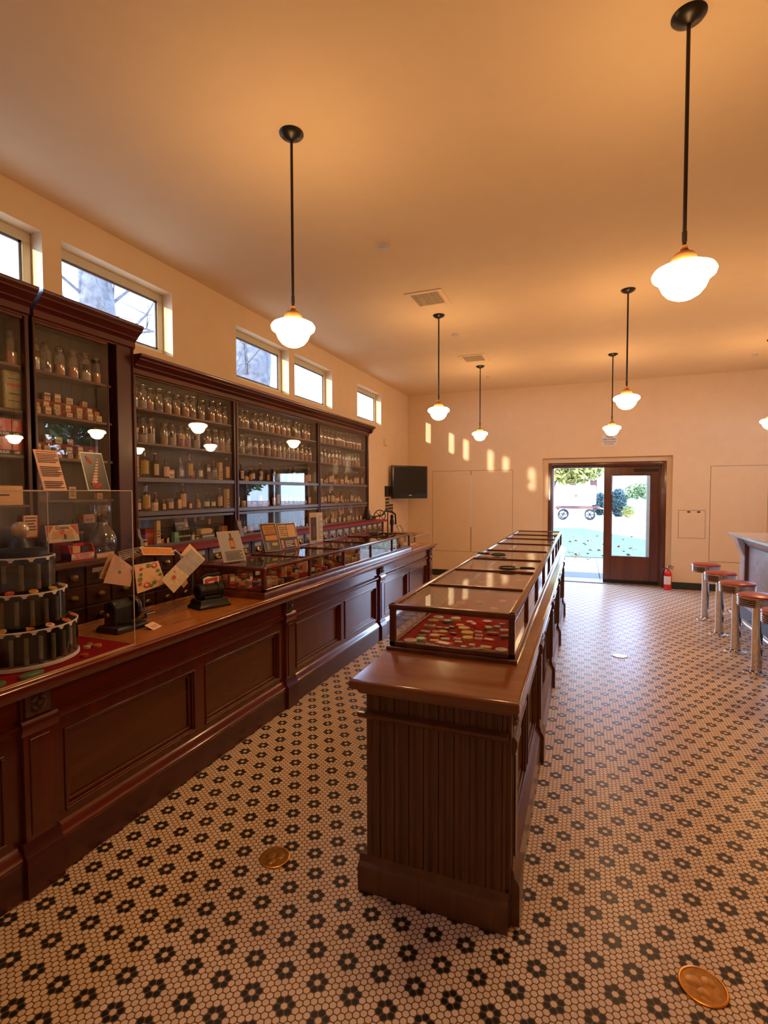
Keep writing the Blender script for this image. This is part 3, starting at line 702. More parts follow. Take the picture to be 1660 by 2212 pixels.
# ------------------------------------------------------------------ glass display cases
def display_case(name, label, x0, x1, ys, zb, ph, zt, end_glass=True):
    """long low case: ys are the divider positions"""
    y0, y1 = ys[0], ys[-1]; t = thing(name, label, 'display case', ((x0+x1)/2, (y0+y1)/2, zb)); w = .026; w2 = .020
    obj('case_plinth', MB().loft(x0-.008, y0-.008, x1+.008, y1+.008, [(.004,zb),(.004,zb+ph*.7),(0,zb+ph*.9),(-.008,zb+ph)]), M['case'], t)
    zi = zb+ph; zg = zt-w
    f = MB().box(x0, y0, zi, x1, y0+w, zi+.018).box(x0, y1-w, zi, x1, y1, zi+.018).box(x0, y0, zi, x0+w, y1, zi+.018).box(x1-w, y0, zi, x1, y1, zi+.018)
    for x in (x0, x1-w):
        for y in (y0, y1-w): f.box(x, y, zi, x+w, y+w, zt)
    obj('case_frame', f, M['case'], t, bevel=.002)
    tr = MB().box(x0-.003, y0-.003, zg, x1+.003, y0+w, zt).box(x0-.003, y1-w, zg, x1+.003, y1+.003, zt).box(x0-.003, y0+w, zg, x0+w, y1-w, zt).box(x1-w, y0+w, zg, x1+.003, y1-w, zt)
    obj('top_rail', tr, M['case'], t, bevel=.004, segs=2)
    obj('felt_lining', MB().box(x0+.01, y0+.01, zi-.001, x1-.01, y1-.01, zi+.008), M['felt'], t)
    for i in range(len(ys)-1):
        a, b = ys[i], ys[i+1]
        obj('top_pane', MB().box(x0+w*.6, a+.012, zt-.012, x1-w*.6, b-.012, zt-.008), M['casepane'], t)
        obj('side_pane', MB().box(x1-.014, a+.012, zi+.016, x1-.011, b-.012, zg), M['casepane'], t)
        obj('back_pane', MB().box(x0+.011, a+.012, zi+.016, x0+.014, b-.012, zg), M['casepane'], t)
        if 0 < i:
            obj('divider_bar', MB().box(x0+w, a-w2/2, zg+.002, x1-w, a+w2/2, zt).box(x1-.024, a-w2/2, zi+.018, x1, a+w2/2, zg).box(x0, a-w2/2, zi+.018, x0+.024, a+w2/2, zg), M['case'], t, bevel=.002)
    if end_glass:
        obj('end_pane', MB().box(x0+w, y0+.011, zi+.016, x1-w, y0+.014, zg), M['casepane'], t)
        obj('end_pane', MB().box(x0+w, y1-.014, zi+.016, x1-w, y1-.011, zg), M['casepane'], t)
    return t
IY = [2.172, 2.755, 3.37, 3.985, 4.605, 5.25, 5.855, 6.41, 7.06]
display_case('display_case', 'long glass-topped display case full of small tins on the island counter', -.830, -.264, IY, ZT, .020, 1.087)
LY = [2.880, 3.515, 4.130, 4.755, 5.375, 6.000]
display_case('display_case', 'long glass-topped display case of small boxes on the left counter', -2.60, -2.010, LY, ZT, .048, 1.094)

# ------------------------------------------------------------------ drawer unit behind the counter
t = thing('drawer_unit', 'long bank of small drawers with a red-edged ledge under the wall cabinets', 'drawer unit', (-3.07, 3.5, 0))
obj('unit_body', MB().box(-3.235, -.5, .06, -2.915, 7.34, 1.145), M['drawerb'], t)
obj('unit_plinth', MB().box(-3.235, -.5, 0, -2.935, 7.33, .07), M['drawerb'], t)
obj('unit_end', MB().prism([(-3.235,.0),(-2.905,.0),(-2.905,1.145),(-3.235,1.145)], 'y', 7.335, 7.36), M['case'], t)
obj('ledge_board', MB().box(-3.235, -.5, 1.150, -2.865, 7.40, 1.1795), M['shelf'], t, bevel=.004)
obj('red_ledge_strip', MB().box(-3.06, 2.80, 1.180, -2.862, 7.40, 1.1845).box(-2.868, 2.80, 1.152, -2.861, 7.40, 1.1845), M['redledge'], t)
obj('wood_ledge_nosing', MB().box(-2.895, -.5, 1.150, -2.840, 2.80, 1.186), M['shelf'], t, bevel=.006)
def drawer(y, z, w, h, kind):
    mt = M['drawer'] if kind == 'far' else M['drawerb']
    d = obj('drawer', MB().box(-2.925, y-w/2, z-h/2, -2.900, y+w/2, z+h/2), mt, t, bevel=.003)
    if kind == 'far':
        obj('label_card', MB().box(-2.900, y-.045, z+.012, -2.8975, y+.045, z+.045), M['white'], d)
        for k in range(2): obj('card_text', MB().box(-2.8975, y-.030, z+.034-.013*k, -2.8970, y+.030, z+.038-.013*k), M['ink'], d)
        pm_ = MB().lathe([(.022,0),(.024,.004),(.015,.012),(0,.015)], 12); pm_.xf(Matrix.Translation((-2.900,y,z-.020))@Matrix.Rotation(PI/2,4,'Y'))
        pm_.tube([(-2.893,y-.024,z-.014),(-2.878,y-.018,z-.030),(-2.878,y+.018,z-.030),(-2.893,y+.024,z-.014)], .005, 6)
        obj('pull', pm_, M['brass'], d)
    else:
        pm_ = MB().lathe([(.008,0),(.008,.012),(.020,.018),(.024,.028),(.018,.036),(0,.039)], 14); pm_.xf(Matrix.Translation((-2.900,y,z))@Matrix.Rotation(PI/2,4,'Y'))
        obj('pull', pm_, M['brass'], d)
y = 3.28
for i in range(21): drawer(y+.195*i, 1.085, .180, .115, 'far')
for i in range(4): drawer(6.595+.195*i, .955, .180, .115, 'far')
for r_ in range(3):
    for i in range(9): drawer(3.085-.185*i, 1.085-.130*r_, .170, .118, 'near')
obj('post_strip', MB().box(-2.915, 3.175, .3, -2.893, 3.188, 1.15), M['rail'], t)
obj('ledge_tag', MB().box(-2.8400, 2.30, 1.098, -2.8385, 2.475, 1.126).xf(Matrix.Translation((-.058,0,-.0))), M['paper'], t)

# ------------------------------------------------------------------ wall cabinets
XG = -3.085; XBK = -3.232
def cornice(x1, y0, y1, z0, z1, ends=True):
    h = z1-z0; P = [(XBK,z0),(x1-.100,z0),(x1-.100,z0+h*.06),(x1-.088,z0+h*.10),(x1-.088,z0+h*.34),(x1-.072,z0+h*.44),(x1-.060,z0+h*.47),(x1-.060,z0+h*.52),(x1-.035,z0+h*.66),(x1-.018,z0+h*.72),(x1-.018,z0+h*.78),(x1-.004,z0+h*.86),(x1,z0+h*.92),(x1,z1),(XBK,z1)]
    return MB().prism(P, 'y', y0, y1)
t = thing('wall_cabinet', 'long low three-bay glazed apothecary cabinet on the left wall', 'cabinet', (-3.15, 4.97, 1.18))
LC = t
obj('back_boards', MB().box(XBK-.004, 2.80, 1.18, XBK+.008, 7.15, 2.47), M['back'], t)
obj('cornice', cornice(-2.97, 2.79, 7.165, 2.462, 2.607), M['corn'], t, ang=25)
obj('end_cornice_return', MB().loft(-3.225, 7.15, -3.02, 7.165, [(0,2.50),(.02,2.54),(.02,2.56),(.045,2.585),(.045,2.607)]), M['corn'], t)
posts = [(2.792,2.825), (3.945,4.010), (5.570,5.632), (7.100,7.155)]
for a, b in posts:
    p_ = obj('post', MB().box(XBK, a, 1.18, -3.068, b, 2.465), M['post'], t, bevel=.003)
    obj('post_bead', MB().tube([(-3.066,(a+b)/2,1.19),(-3.066,(a+b)/2,2.46)], .008, 8), M['post'], p_)
    obj('post_bracket', MB().prism([(-3.068,1.185),(-3.020,1.185),(-3.022,1.25),(-3.045,1.285),(-3.050,1.33),(-3.068,1.35)], 'y', a+.004, b-.004), M['rail'], p_)
lbays = [(2.825,3.945), (4.010,5.570), (5.632,7.100)]
SZ = [2.240, 1.985, 1.722, 1.462]
for (a, b) in lbays:
    for k, z in enumerate(SZ):
        if k < 2: obj('shelf', MB().box(XBK, a, z-.016, XG-.006, b, z), M['shelf'], t, bevel=.002)
        else:
            s_ = obj('shelf', MB().box(XBK, a, z-.018, XG-.006, b, z), M['shelf'], t)
            obj('sash_rail', MB().box(XG-.004, a, z-.036, XG+.014, b, z-.002), M['rail'], s_, bevel=.003)
            if k == 3: obj('sash_rail', MB().box(XG-.012, a, z-.068, XG+.006, b, z-.044), M['rail'], s_, bevel=.003)
    obj('upper_pane', MB().box(XG-.003, a, 1.722, XG, b, 2.462), M['pane'], t)
    obj('sliding_pane', MB().box(XG+.003, a, 1.462, XG+.006, b, 1.70), M['pane'], t)
    obj('lower_pane', MB().box(XG-.003, a, 1.20, XG, b, 1.42), M['pane'], t)
    obj('bottom_rail', MB().box(XG-.010, a, 1.18, XG+.010, b, 1.202), M['rail'], t, bevel=.002)
# tall cabinets
def tall(label, a, b, posts_, glass_y, end_bead):
    t = thing('tall_cabinet', label, 'cabinet', (-3.15, (a+b)/2, 1.18))
    obj('back_boards', MB().box(XBK-.004, a, 1.18, XBK+.008, b, 2.66), M['back'], t)
    obj('cornice', cornice(-2.965, a, b+(.022 if end_bead else 0), 2.640, 2.800), M['corn'], t, ang=25)
    for (p, q, w_) in posts_: obj('post', MB().box(XBK, p, 1.18, XG+w_, q, 2.645), M['post'], t, bevel=.004)
    g0, g1 = glass_y
    obj('glass_pane', MB().box(XG-.003, g0, 1.19, XG, g1, 2.640), M['pane'], t)
    obj('door_stile', MB().box(XG-.008, g0-.02, 1.18, XG+.012, g0, 2.64).box(XG-.012, g0, 2.622, XG+.010, g1, 2.645), M['case'], t, bevel=.003)
    for z in (2.355, 2.092, 1.826, 1.560): obj('shelf', MB().box(XBK, g0-.02, z-.018, XG-.012, g1+.04, z), M['shelf'] if z > 2 else M['drawer'], t, bevel=.002)
    return t
TR_ = tall('tall glazed wall cabinet nearest the low cabinet, holding stoppered jars and small boxes', 2.078, 2.790, [(2.655,2.790,.026),(2.600,2.612,.0),(2.078,2.092,.02)], (2.100,2.600), True)
obj('end_bead', MB().box(-3.235, 2.782, 1.18, -3.046, 2.792, 2.65), M['corn'], TR_, bevel=.003)
TL_ = tall('tall glazed wall cabinet at the camera end, holding red boxes and a green tin', 1.30, 2.056, [(1.30,1.36,.026),(2.030,2.056,.02)], (1.385,2.028), False)
# ------------------------------------------------------------------ goods: prototypes
PROTO = {}
def lab_strip(r, z0, z1, half=1.1, n=8):
    vs = []; 
    for z in (z0, z1):
        for i in range(n+1):
            a = -half+2*half*i/n; vs.append(((r+.0006)*math.cos(a), (r+.0006)*math.sin(a), z))
    return MB().add(vs, [(i, i+1, n+2+i, n+1+i) for i in range(n)])
def jar_proto(key, fill, fillmat, band=None, r=.035, h=.195):
    t = thing('apothecary_jar', 'x x x x', 'jar'); b = h*.70
    obj('jar_body', MB().lathe([(r*.94,0),(r,.004),(r,b*.98),(r*.94,b*1.06),(r*.70,b*1.14),(r*.66,b*1.24),(r*.80,b*1.255),(r*.80,b*1.285)], 20, caps=True), M['jar'], t, world=False)
    obj('stopper', MB().lathe([(r*.55,b*1.22),(r*.60,b*1.29),(r*.84,b*1.31),(r*.86,b*1.36),(r*.70,b*1.41),(0,b*1.43)], 18), M['jar'], t, world=False)
    if fill: obj('contents', MB().lathe([(r*.90,.003),(r*.93,.006),(r*.93,b*fill),(r*.5,b*(fill+.05)),(0,b*(fill+.07))], 16), fillmat, t, world=False)
    if band: obj('label_band', lab_strip(r, b*.52, b*.80, 1.2), band, t, world=False)
    PROTO[key] = (t, 'jar')
fc = lambda n, c: cm_('contents_' + n, c, .8)
jar_proto('j_orange', .52, fc('orange', (.80,.28,.07)))
jar_proto('j_empty', .14, fc('grey', (.45,.36,.26)))
jar_proto('j_white', .60, fc('white', (.75,.62,.45)), M['brownd'])
jar_proto('j_brown', .66, fc('brown', (.50,.20,.07)))
jar_proto('j_tan', .58, fc('tan', (.78,.42,.20)))
jar_proto('j_grey', .42, fc('dust', (.62,.48,.34)))
jar_proto('j_band', .40, fc('cream', (.72,.56,.38)), M['brownd'], .038)
jar_proto('j_amber', .72, fc('amber', (.62,.20,.03)), M['paper'])
jar_proto('j_big', .58, fc('white2', (.80,.68,.52)), M['brownd'], .040, .22)
def bottle_proto(key, r, h, gm, labm=None, lz=(.12,.60), cap=None, neck=.36, sq=False, name='medicine_bottle'):
    t = thing(name, 'x x x x', 'bottle'); n = 4 if sq else 16; sh = h*.66; rr = r*(1.35 if sq else 1)
    mb = MB().lathe([(rr*.94,0),(rr,.003),(rr,sh*.92),(rr*.80,sh),(r*neck,sh+h*.06),(r*neck*.95,h*.90),(r*neck*1.25,h*.91),(r*neck*1.25,h*.95)], n)
    if sq: mb.xf(Matrix.Rotation(PI/4, 4, 'Z'))
    obj('bottle_body', mb, gm, t, world=False)
    if labm:
        if sq: obj('label', MB().box(r*.955, -r*.8, h*lz[0], r*.965, r*.8, h*lz[1]), labm, t, world=False)
        else: obj('label', lab_strip(r, h*lz[0], h*lz[1], 1.15), labm, t, world=False)
    obj('stopper', MB().lathe([(r*neck*.9,h*.93),(r*neck*1.15,h*.96),(r*neck*1.1,h*1.0),(0,h*1.0)], 10), cap or M['tin_tan'], t, world=False)
    PROTO[key] = (t, 'bottle')
bottle_proto('b_tallbrown', .027, .185, M['brownd'], M['paper'], (.10,.60))
bottle_proto('b_yellow', .030, .19, M['jar'], M['tin_yellow'], (.12,.58), M['dark'])
bottle_proto('b_pink', .026, .135, M['brownd'], M['pink'], (.08,.60), M['dark'])
bottle_proto('b_amber', .020, .125, M['amberg'], M['tin_orange'], (.08,.50))
bottle_proto('b_clear', .022, .135, M['jar'], M['white'], (.15,.50), M['jar'])
bottle_proto('b_clear2', .026, .15, M['jar'], None, cap=M['jar'])
bottle_proto('b_green', .024, .12, M['greeng'], M['white'], (.15,.45), M['tin_green'])
bottle_proto('b_sq', .021, .12, M['brownd'], M['paper'], (.08,.60), M['dark'], sq=True)
bottle_proto('b_arch', .024, .165, M['brownd'], M['tin_cream'], (.10,.55))
bottle_proto('b_small', .015, .075, M['brownd'], M['pink'], (.10,.60), M['tin_red'])
bottle_proto('b_smallc', .016, .080, M['amberg'], M['white'], (.10,.58), M['dark'])
bottle_proto('b_red', .019, .130, M['tin_red'], M['white'], (.15,.50), M['dark'])
bottle_proto('b_gold', .032, .16, M['dark'], M['gold'], (.62,.66), M['dark'])
def pot_proto(key, r, h, body, lab, lid):
    t = thing('ointment_pot', 'x x x x', 'pot')
    obj('pot_body', MB().lathe([(r*.95,0),(r,.003),(r,h*.82),(r*.9,h*.86)], 18), body, t, world=False)
    obj('label', lab_strip(r, h*.15, h*.68, 1.2), lab, t, world=False)
    obj('lid', MB().lathe([(r*1.02,h*.84),(r*1.04,h*.98),(r*.98,h),(0,h)], 18), lid, t, world=False)
    PROTO[key] = (t, 'pot')
pot_proto('p_white', .022, .055, M['white'], M['pink'], M['white'])
pot_proto('p_jar', .028, .085, M['jar'], M['pink'], M['tin_grey'])
pot_proto('p_tan', .026, .070, M['amberg'], M['paper'], M['tin_tan'])
def box_proto(key, w, h, d, col, band=None, lines=2, name='carton', cat='carton'):
    t = thing(name, 'x x x x', cat)
    obj('box_body', MB().box(-d/2, -w/2, 0, d/2, w/2, h), col, t, world=False, bevel=.001)
    if band: obj('printed_band', MB().box(d/2, -w/2+.001, h*.55, d/2+.0006, w/2-.001, h*.78), band, t, world=False)
    if lines:
        mb = MB()
        for i in range(lines): mb.box(d/2, -w*.34, h*(.42-.15*i), d/2+.0006, w*(.34-.1*(i % 2)), h*(.42-.15*i)+h*.05)
        obj('print', mb, M['ink'], t, world=False)
    PROTO[key] = (t, 'box')
box_proto('x_tall', .038, .150, .03, M['paper'], None, 3)
box_proto('x_cream', .058, .050, .035, M['tin_cream'])
box_proto('x_tan', .050, .062, .035, M['paper'], M['white'])
box_proto('x_sm', .045, .042, .035, M['tin_tan'])
box_proto('x_pink', .055, .036, .035, M['pink'])
box_proto('x_blueband', .050, .060, .03, M['paper'], M['tin_blue'])
box_proto('x_red', .060, .050, .04, M['tin_red'], M['white'], 1)
box_proto('x_bluewhite', .040, .125, .03, M['brownd'], M['white'], 3)
box_proto('x_orange', .055, .085, .03, M['tin_orange'], None, 3)
box_proto('x_green', .055, .120, .045, M['tin_lightgreen'], None, 2)
box_proto('x_book', .085, .145, .06, M['redledge'], M['tin_red'], 0)
box_proto('x_card', .075, .100, .006, M['tin_cream'], M['tin_red'], 2, 'shop_card', 'card')
box_proto('x_tag', .030, .050, .003, M['pink'], None, 2, 'shop_card', 'card')
t = thing('round_pill_box', 'x x x x', 'carton')
obj('pill_box_body', MB().lathe([(.025,0),(.025,.02)], 22).xf(Matrix.Translation((0,0,.026))@Matrix.Rotation(PI/2,4,'Y')), M['tin_cream'], t, world=False)
obj('print', MB().lathe([(.020,.0206),(.018,.0206)], 22, caps=False).box(-.012,-.002,.0204,.012,.002,.0208).xf(Matrix.Translation((0,0,.026))@Matrix.Rotation(PI/2,4,'Y')), M['ink'], t, world=False)
PROTO['x_round'] = (t, 'round box')
DESC = dict(j_orange='clear stoppered jar of orange powder', j_empty='nearly empty clear stoppered jar', j_white='stoppered jar of whitish powder with dark label', j_brown='stoppered jar filled with brown powder',
 j_tan='stoppered jar half full of tan powder', j_grey='stoppered jar with a little greyish powder', j_band='stoppered jar with dark band and cream powder', j_amber='stoppered jar of amber crystals',
 j_big='big stoppered jar of white powder', b_tallbrown='tall dark bottle with cream label', b_yellow='clear bottle with yellow label', b_pink='dark bottle with pinkish label', b_amber='slim amber bottle with orange label',
 b_clear='small clear stoppered bottle with white label', b_clear2='plain clear glass bottle', b_green='pale green glass bottle', b_sq='square dark bottle with cream label', b_arch='brown bottle with long cream label',
 b_small='tiny dark bottle with pink label', b_smallc='tiny amber bottle with white label', b_red='slim red bottle with white label', b_gold='black bottle with gold lettering', p_white='small white pot with pink label',
 p_jar='clear pot with pinkish label', p_tan='amber pot with tan lid', x_tall='tall slim tan carton', x_cream='cream box', x_tan='tan box with pale band', x_sm='small tan box', x_pink='low pinkish box',
 x_blueband='tan box with blue band', x_red='red box with white band', x_bluewhite='tall dark box with white print', x_orange='orange-brown box', x_green='light green carton', x_book='deep red upright box',
 x_card='cream and red card', x_tag='small pinkish tag card', x_round='round cream box with black ring print')
first_used = set()
def place(key, x, y, z, where, group, s=1, rz=0):
    root, _ = PROTO[key]
    o = root if key not in first_used else copy_tree(root)
    first_used.add(key)
    o.location = (x, y, z); o.rotation_euler = (0, 0, rz); o.scale = (s, s, s)
    o['label'] = DESC[key] + ', ' + where; o['group'] = group
    return o
rg = random.Random(21)
def row(items, x, z, shelf, group, s=1.0):
    items = sorted(items)
    for i, (y, k) in enumerate(items):
        xx = x
        if i and y - items[i-1][0] < .068: xx = x + (.022 if i % 2 else -.018)
        sc = s*rg.uniform(.93, 1.05)
        place(k, xx, y, z+.0005, '%s from camera, %s' % (ORD[i], shelf), group, sc, rg.uniform(-.25,.25) if k[0] != 'x' else rg.uniform(-.1,.1))
J = {'o':'j_orange','e':'j_empty','w':'j_white','b':'j_brown','t':'j_tan','g':'j_grey','B':'j_band','a':'j_amber','W':'j_big'}
def jars(ys, code): return [(y, J[c]) for y, c in zip(ys, code)]
XS = -3.155
# nearest bay of the low cabinet
A1, A2, A3 = ', near bay', ', middle bay', ', far bay'
row(jars([2.876,2.941,3.03,3.118,3.214,3.31,3.41,3.488,3.602,3.733,3.828,3.915], 'Wgoetotbtobt'), XS, SZ[0], 'top shelf'+A1, 'jars on the top shelf of the near bay', .97)
row(jars([2.873,2.955,3.031,3.17,3.259,3.352,3.423,3.534,3.679,3.767,3.864,3.92], 'aBWtwaowtBtw'), XS, SZ[1], 'second shelf'+A1, 'jars on the second shelf of the near bay')
row([(2.883,'x_tall'),(2.965,'b_yellow'),(3.073,'b_arch'),(3.182,'b_pink'),(3.248,'x_tan'),(3.336,'b_clear2'),(3.372,'b_clear'),(3.442,'b_yellow'),(3.500,'b_amber'),(3.549,'b_clear'),
     (3.673,'x_bluewhite'),(3.754,'b_clear2'),(3.839,'x_tall'),(3.905,'b_tallbrown')], XS, SZ[2], 'third shelf'+A1, 'bottles and cartons on the third shelf of the near bay', 1.13)
row([(2.889,'p_jar'),(2.955,'b_yellow'),(2.985,'b_pink'),(3.04,'p_white'),(3.086,'b_amber'),(3.130,'b_small'),(3.218,'p_jar'),(3.285,'b_sq'),(3.359,'b_tallbrown'),(3.425,'b_small'),(3.463,'b_smallc'),
     (3.516,'b_amber'),(3.572,'b_smallc'),(3.625,'b_green'),(3.735,'b_green'),(3.802,'b_arch'),(3.860,'b_small'),(3.905,'x_tall')], XS, SZ[3], 'fourth shelf'+A1, 'small bottles and pots on the fourth shelf of the near bay', 1.13)
# middle bay
def spread(a, b, n, pool, seed):
    r_ = random.Random(seed); st = (b-a)/n
    return [(a+st*(i+.5)+r_.uniform(-.12,.12)*st, pool[r_.randrange(len(pool))]) for i in range(n)]
row(jars([4.070,4.168,4.239,4.378,4.484,4.581,4.688,4.799,4.915,5.008,5.160,5.232,5.38,5.46], 'getbbgtotbegob'), XS, SZ[0], 'top shelf'+A2, 'jars on the top shelf of the middle bay', .97)
row(jars([4.070,4.16,4.284,4.392,4.493,4.609,4.717,4.822,4.908,5.001,5.097,5.196,5.298,5.403,5.496], 'ggebbbbtwggtbob'), XS, SZ[1], 'second shelf'+A2, 'jars on the second shelf of the middle bay')
row([(4.07,'b_tallbrown'),(4.156,'b_arch'),(4.227,'x_sm'),(4.300,'b_amber'),(4.365,'b_clear'),(4.433,'b_smallc'),(4.50,'b_arch'),(4.60,'b_amber'),(4.713,'x_bluewhite'),(4.80,'b_clear2'),
     (4.88,'b_clear'),(4.943,'b_sq'),(5.023,'b_pink'),(5.12,'b_tallbrown'),(5.22,'b_pink'),(5.293,'b_clear'),(5.40,'x_orange'),(5.48,'b_arch')], XS, SZ[2], 'third shelf'+A2, 'bottles on the third shelf of the middle bay', 1.1)
row(spread(4.05, 5.52, 17, ['b_tallbrown','b_arch','b_small','b_red','b_pink','b_sq','b_amber','p_white','x_red','b_clear'], 4), XS, SZ[3], 'fourth shelf'+A2, 'bottles on the fourth shelf of the middle bay', 1.1)
row(spread(4.05, 5.54, 16, ['x_orange','b_arch','b_clear','b_smallc','x_tan','b_tallbrown','b_small','b_clear2','x_orange','b_sq'], 9), -3.15, 1.181, 'bottom shelf'+A2, 'goods on the bottom shelf of the middle bay')
# far bay
row(jars([5.66+.108*i+(.03 if i > 4 else 0) for i in range(13)], 'btgbtbgtbtbtt'), XS, SZ[0], 'top shelf'+A3, 'jars on the top shelf of the far bay')
row(jars([5.67+.106*i for i in range(13)], 'gwgobgtbgbbto'), XS, SZ[1], 'second shelf'+A3, 'jars on the second shelf of the far bay')
row(spread(5.64, 7.06, 20, ['b_pink','b_arch','x_tall','b_red','x_tan','b_tallbrown','b_sq','b_small','b_amber'], 14), XS, SZ[2], 'third shelf'+A3, 'bottles on the third shelf of the far bay', 1.05)
row(spread(5.64, 7.06, 19, ['b_pink','p_jar','b_clear','b_red','x_tan','b_arch','x_orange','b_small','x_pink'], 15), XS, SZ[3], 'fourth shelf'+A3, 'bottles on the fourth shelf of the far bay', 1.05)
row(spread(5.66, 7.05, 21, ['b_pink','b_red','x_tall','b_small','b_arch','x_tag','b_sq','b_smallc','b_red','b_clear'], 16), -3.15, 1.181, 'bottom shelf'+A3, 'goods on the bottom shelf of the far bay', .95)
# bottom shelf, near bay: one by one
Z5 = 1.181
GB = 'goods on the bottom shelf of the near bay'
def poster(name, label, cat, x, y0, y1, z0, z1, mt, parts, lean=0.0, group=None):
    """upright card facing +x; parts: (name, mat, y0,y1,z0,z1 as fractions)"""
    t = thing(name, label, cat, (x, (y0+y1)/2, z0), group); h = z1-z0
    def quad(ya, yb, za, zb, d0, d1):
        f = lambda z: -lean*(z-z0)
        vs = [(x+f(z)+d, y, z) for z in (za, zb) for (y, d) in ((ya,d0),(ya,d1),(yb,d1),(yb,d0))]
        return MB().add(vs, [(0,1,2,3),(7,6,5,4),(0,4,5,1),(1,5,6,2),(2,6,7,3),(3,7,4,0)])
    obj('card_board', quad(y0, y1, z0, z1, -.003, 0), mt, t, smooth=False)
    w = y1-y0
    for i, (nm, m_, a, b, c, d_) in enumerate(parts):
        e = .0005+.0003*i; obj(nm, quad(y0+w*a, y0+w*b, z0+h*c, z0+h*d_, e-.0003, e), m_, t, smooth=False)
    return t
ln = lambda n, c0, c1, a=.12, b=.88, nm='text_line', m_=None: [(nm, m_ or M['ink'], a, b-(.12 if i % 3 == 2 else 0), c1-(c1-c0)*(i+.7)/n, c1-(c1-c0)*(i+.3)/n) for i in range(n)]
poster('advertising_card', 'red, white and blue card with a couple printed, on the back boards', 'card', -3.215, 2.86, 2.985, 1.315, 1.420, M['white'],
       [('blue_picture', M['tin_blue'], .02,.62,.22,.62), ('grey_portrait', M['tin_grey'], .40,.80,.66,.96), ('red_stripes', M['tin_red'], .02,.22,.62,.92), ('pink_picture', M['pink'], .60,.98,.22,.62), ('orange_band', M['tin_orange'], .2,.95,.04,.18)], group=GB)
o = place('p_tan', -3.11, 2.905, Z5, 'front of the bottom shelf in the near bay', GB)
o = place('x_book', -3.16, 2.985, Z5, 'standing on the bottom shelf of the near bay', GB)
o = place('x_tall', -3.12, 3.050, Z5+.055, 'leaning on a lower tan box, near bay bottom shelf', GB, 1.0)
o = place('x_tan', -3.12, 3.052, Z5, 'under the slim carton, near bay bottom shelf', GB, .9)
o = place('b_amber', -3.14, 3.115, Z5, 'between tan box and green carton, near bay bottom', GB, .75)
o = place('b_sq', -3.14, 3.165, Z5, 'beside the green carton, near bay bottom shelf', GB, .72)
o = place('x_green', -3.12, 3.235, Z5, 'on the bottom shelf of the near bay', GB, .82)
# counter display of small bottles
t = thing('bottle_display_card', 'blue display card with red oval holding two rows of small white-capped bottles', 'display card', (-3.14, 3.345, Z5), GB)
def tq(y0, y1, z0, z1, d): return MB().add([(-3.125-(z-Z5)*.22+dd, y, z) for z in (z0,z1) for (y,dd) in ((y0,d-.002),(y0,d),(y1,d),(y1,d-.002))], [(0,1,2,3),(7,6,5,4),(0,4,5,1),(1,5,6,2),(2,6,7,3),(3,7,4,0)])
obj('display_board', tq(3.278, 3.425, Z5, 1.405, 0), M['tin_blue'], t, smooth=False)
obj('lower_tray', tq(3.285, 3.425, Z5, 1.300, .004), M['tin_green'], t, smooth=False)
ov = MB().lathe([(.055,0),(.055,.003)], 26, sy=1.0, sx=.55); ov.xf(Matrix.Translation((-3.168, 3.335, 1.400)) @ Matrix.Rotation(PI/2-.22, 4, 'Y'))
obj('red_oval', ov, M['tin_red'], t)
text('lettering', 'PENETRO', .024, M['white'], t, face_x(-3.1555, 3.325, 1.345, -.22), bold=.0012)
text('lettering', 'Drops', .020, M['tin_yellow'], t, face_x(-3.1500, 3.325, 1.318, -.22), bold=.001)
obj('portrait', tq(3.385, 3.422, 1.31, 1.39, .003), M['pink'], t, smooth=False)
for r_ in range(2):
    for i in range(6):
        y = 3.302+.022*i; z = Z5+.008+.058*r_; x = -3.118-(z-Z5)*.22
        b_ = obj('sample_bottle', MB().tube([(x,y,z),(x-.010,y,z+.042)], .0065, 8), M['brownd'], t)
        obj('white_cap', MB().tube([(x-.010,y,z+.042),(x-.012,y,z+.054)], .005, 8), M['white'], b_)
place('b_clear', -3.14, 3.452, Z5, 'just right of the display card, near bay bottom', GB, .9)
place('p_tan', -3.14, 3.505, Z5, 'below the tan wrapped box, near bay bottom', GB, .8)
t = thing('wrapped_carton', 'tan paper wrapped carton lying on top of the grey printed box', 'carton', (-3.14, 3.60, 1.25), GB)
obj('box_body', MB().box(-3.17,3.53,1.238,-3.11,3.665,1.286), M['paper'], t, bevel=.006)
obj('paper_fold', MB().prism([(3.665,1.24),(3.690,1.262),(3.665,1.284)], 'x', -3.165, -3.115), M['paper'], t)
t = thing('printed_carton', 'low grey and white printed box under the wrapped tan carton', 'carton', (-3.14, 3.61, Z5), GB)
obj('box_body', MB().box(-3.175,3.535,Z5,-3.105,3.70,1.237), M['tin_grey'], t, bevel=.002)
obj('print', MB().box(-3.105,3.545,Z5+.008,-3.1044,3.69,Z5+.020).box(-3.105,3.545,Z5+.034,-3.1044,3.69,Z5+.044), M['white'], t)
place('x_tag', -3.20, 3.560, 1.345, 'fixed high on the boards, left of two tags', GB)
place('x_pink', -3.20, 3.640, 1.360, 'small card on the boards above the wrapped carton', GB, .8)
place('x_tag', -3.20, 3.745, 1.315, 'fixed on the boards above the printed carton', GB)
place('x_orange', -3.16, 3.885, Z5, 'at the far end of the near bay bottom shelf', GB, 1.3)
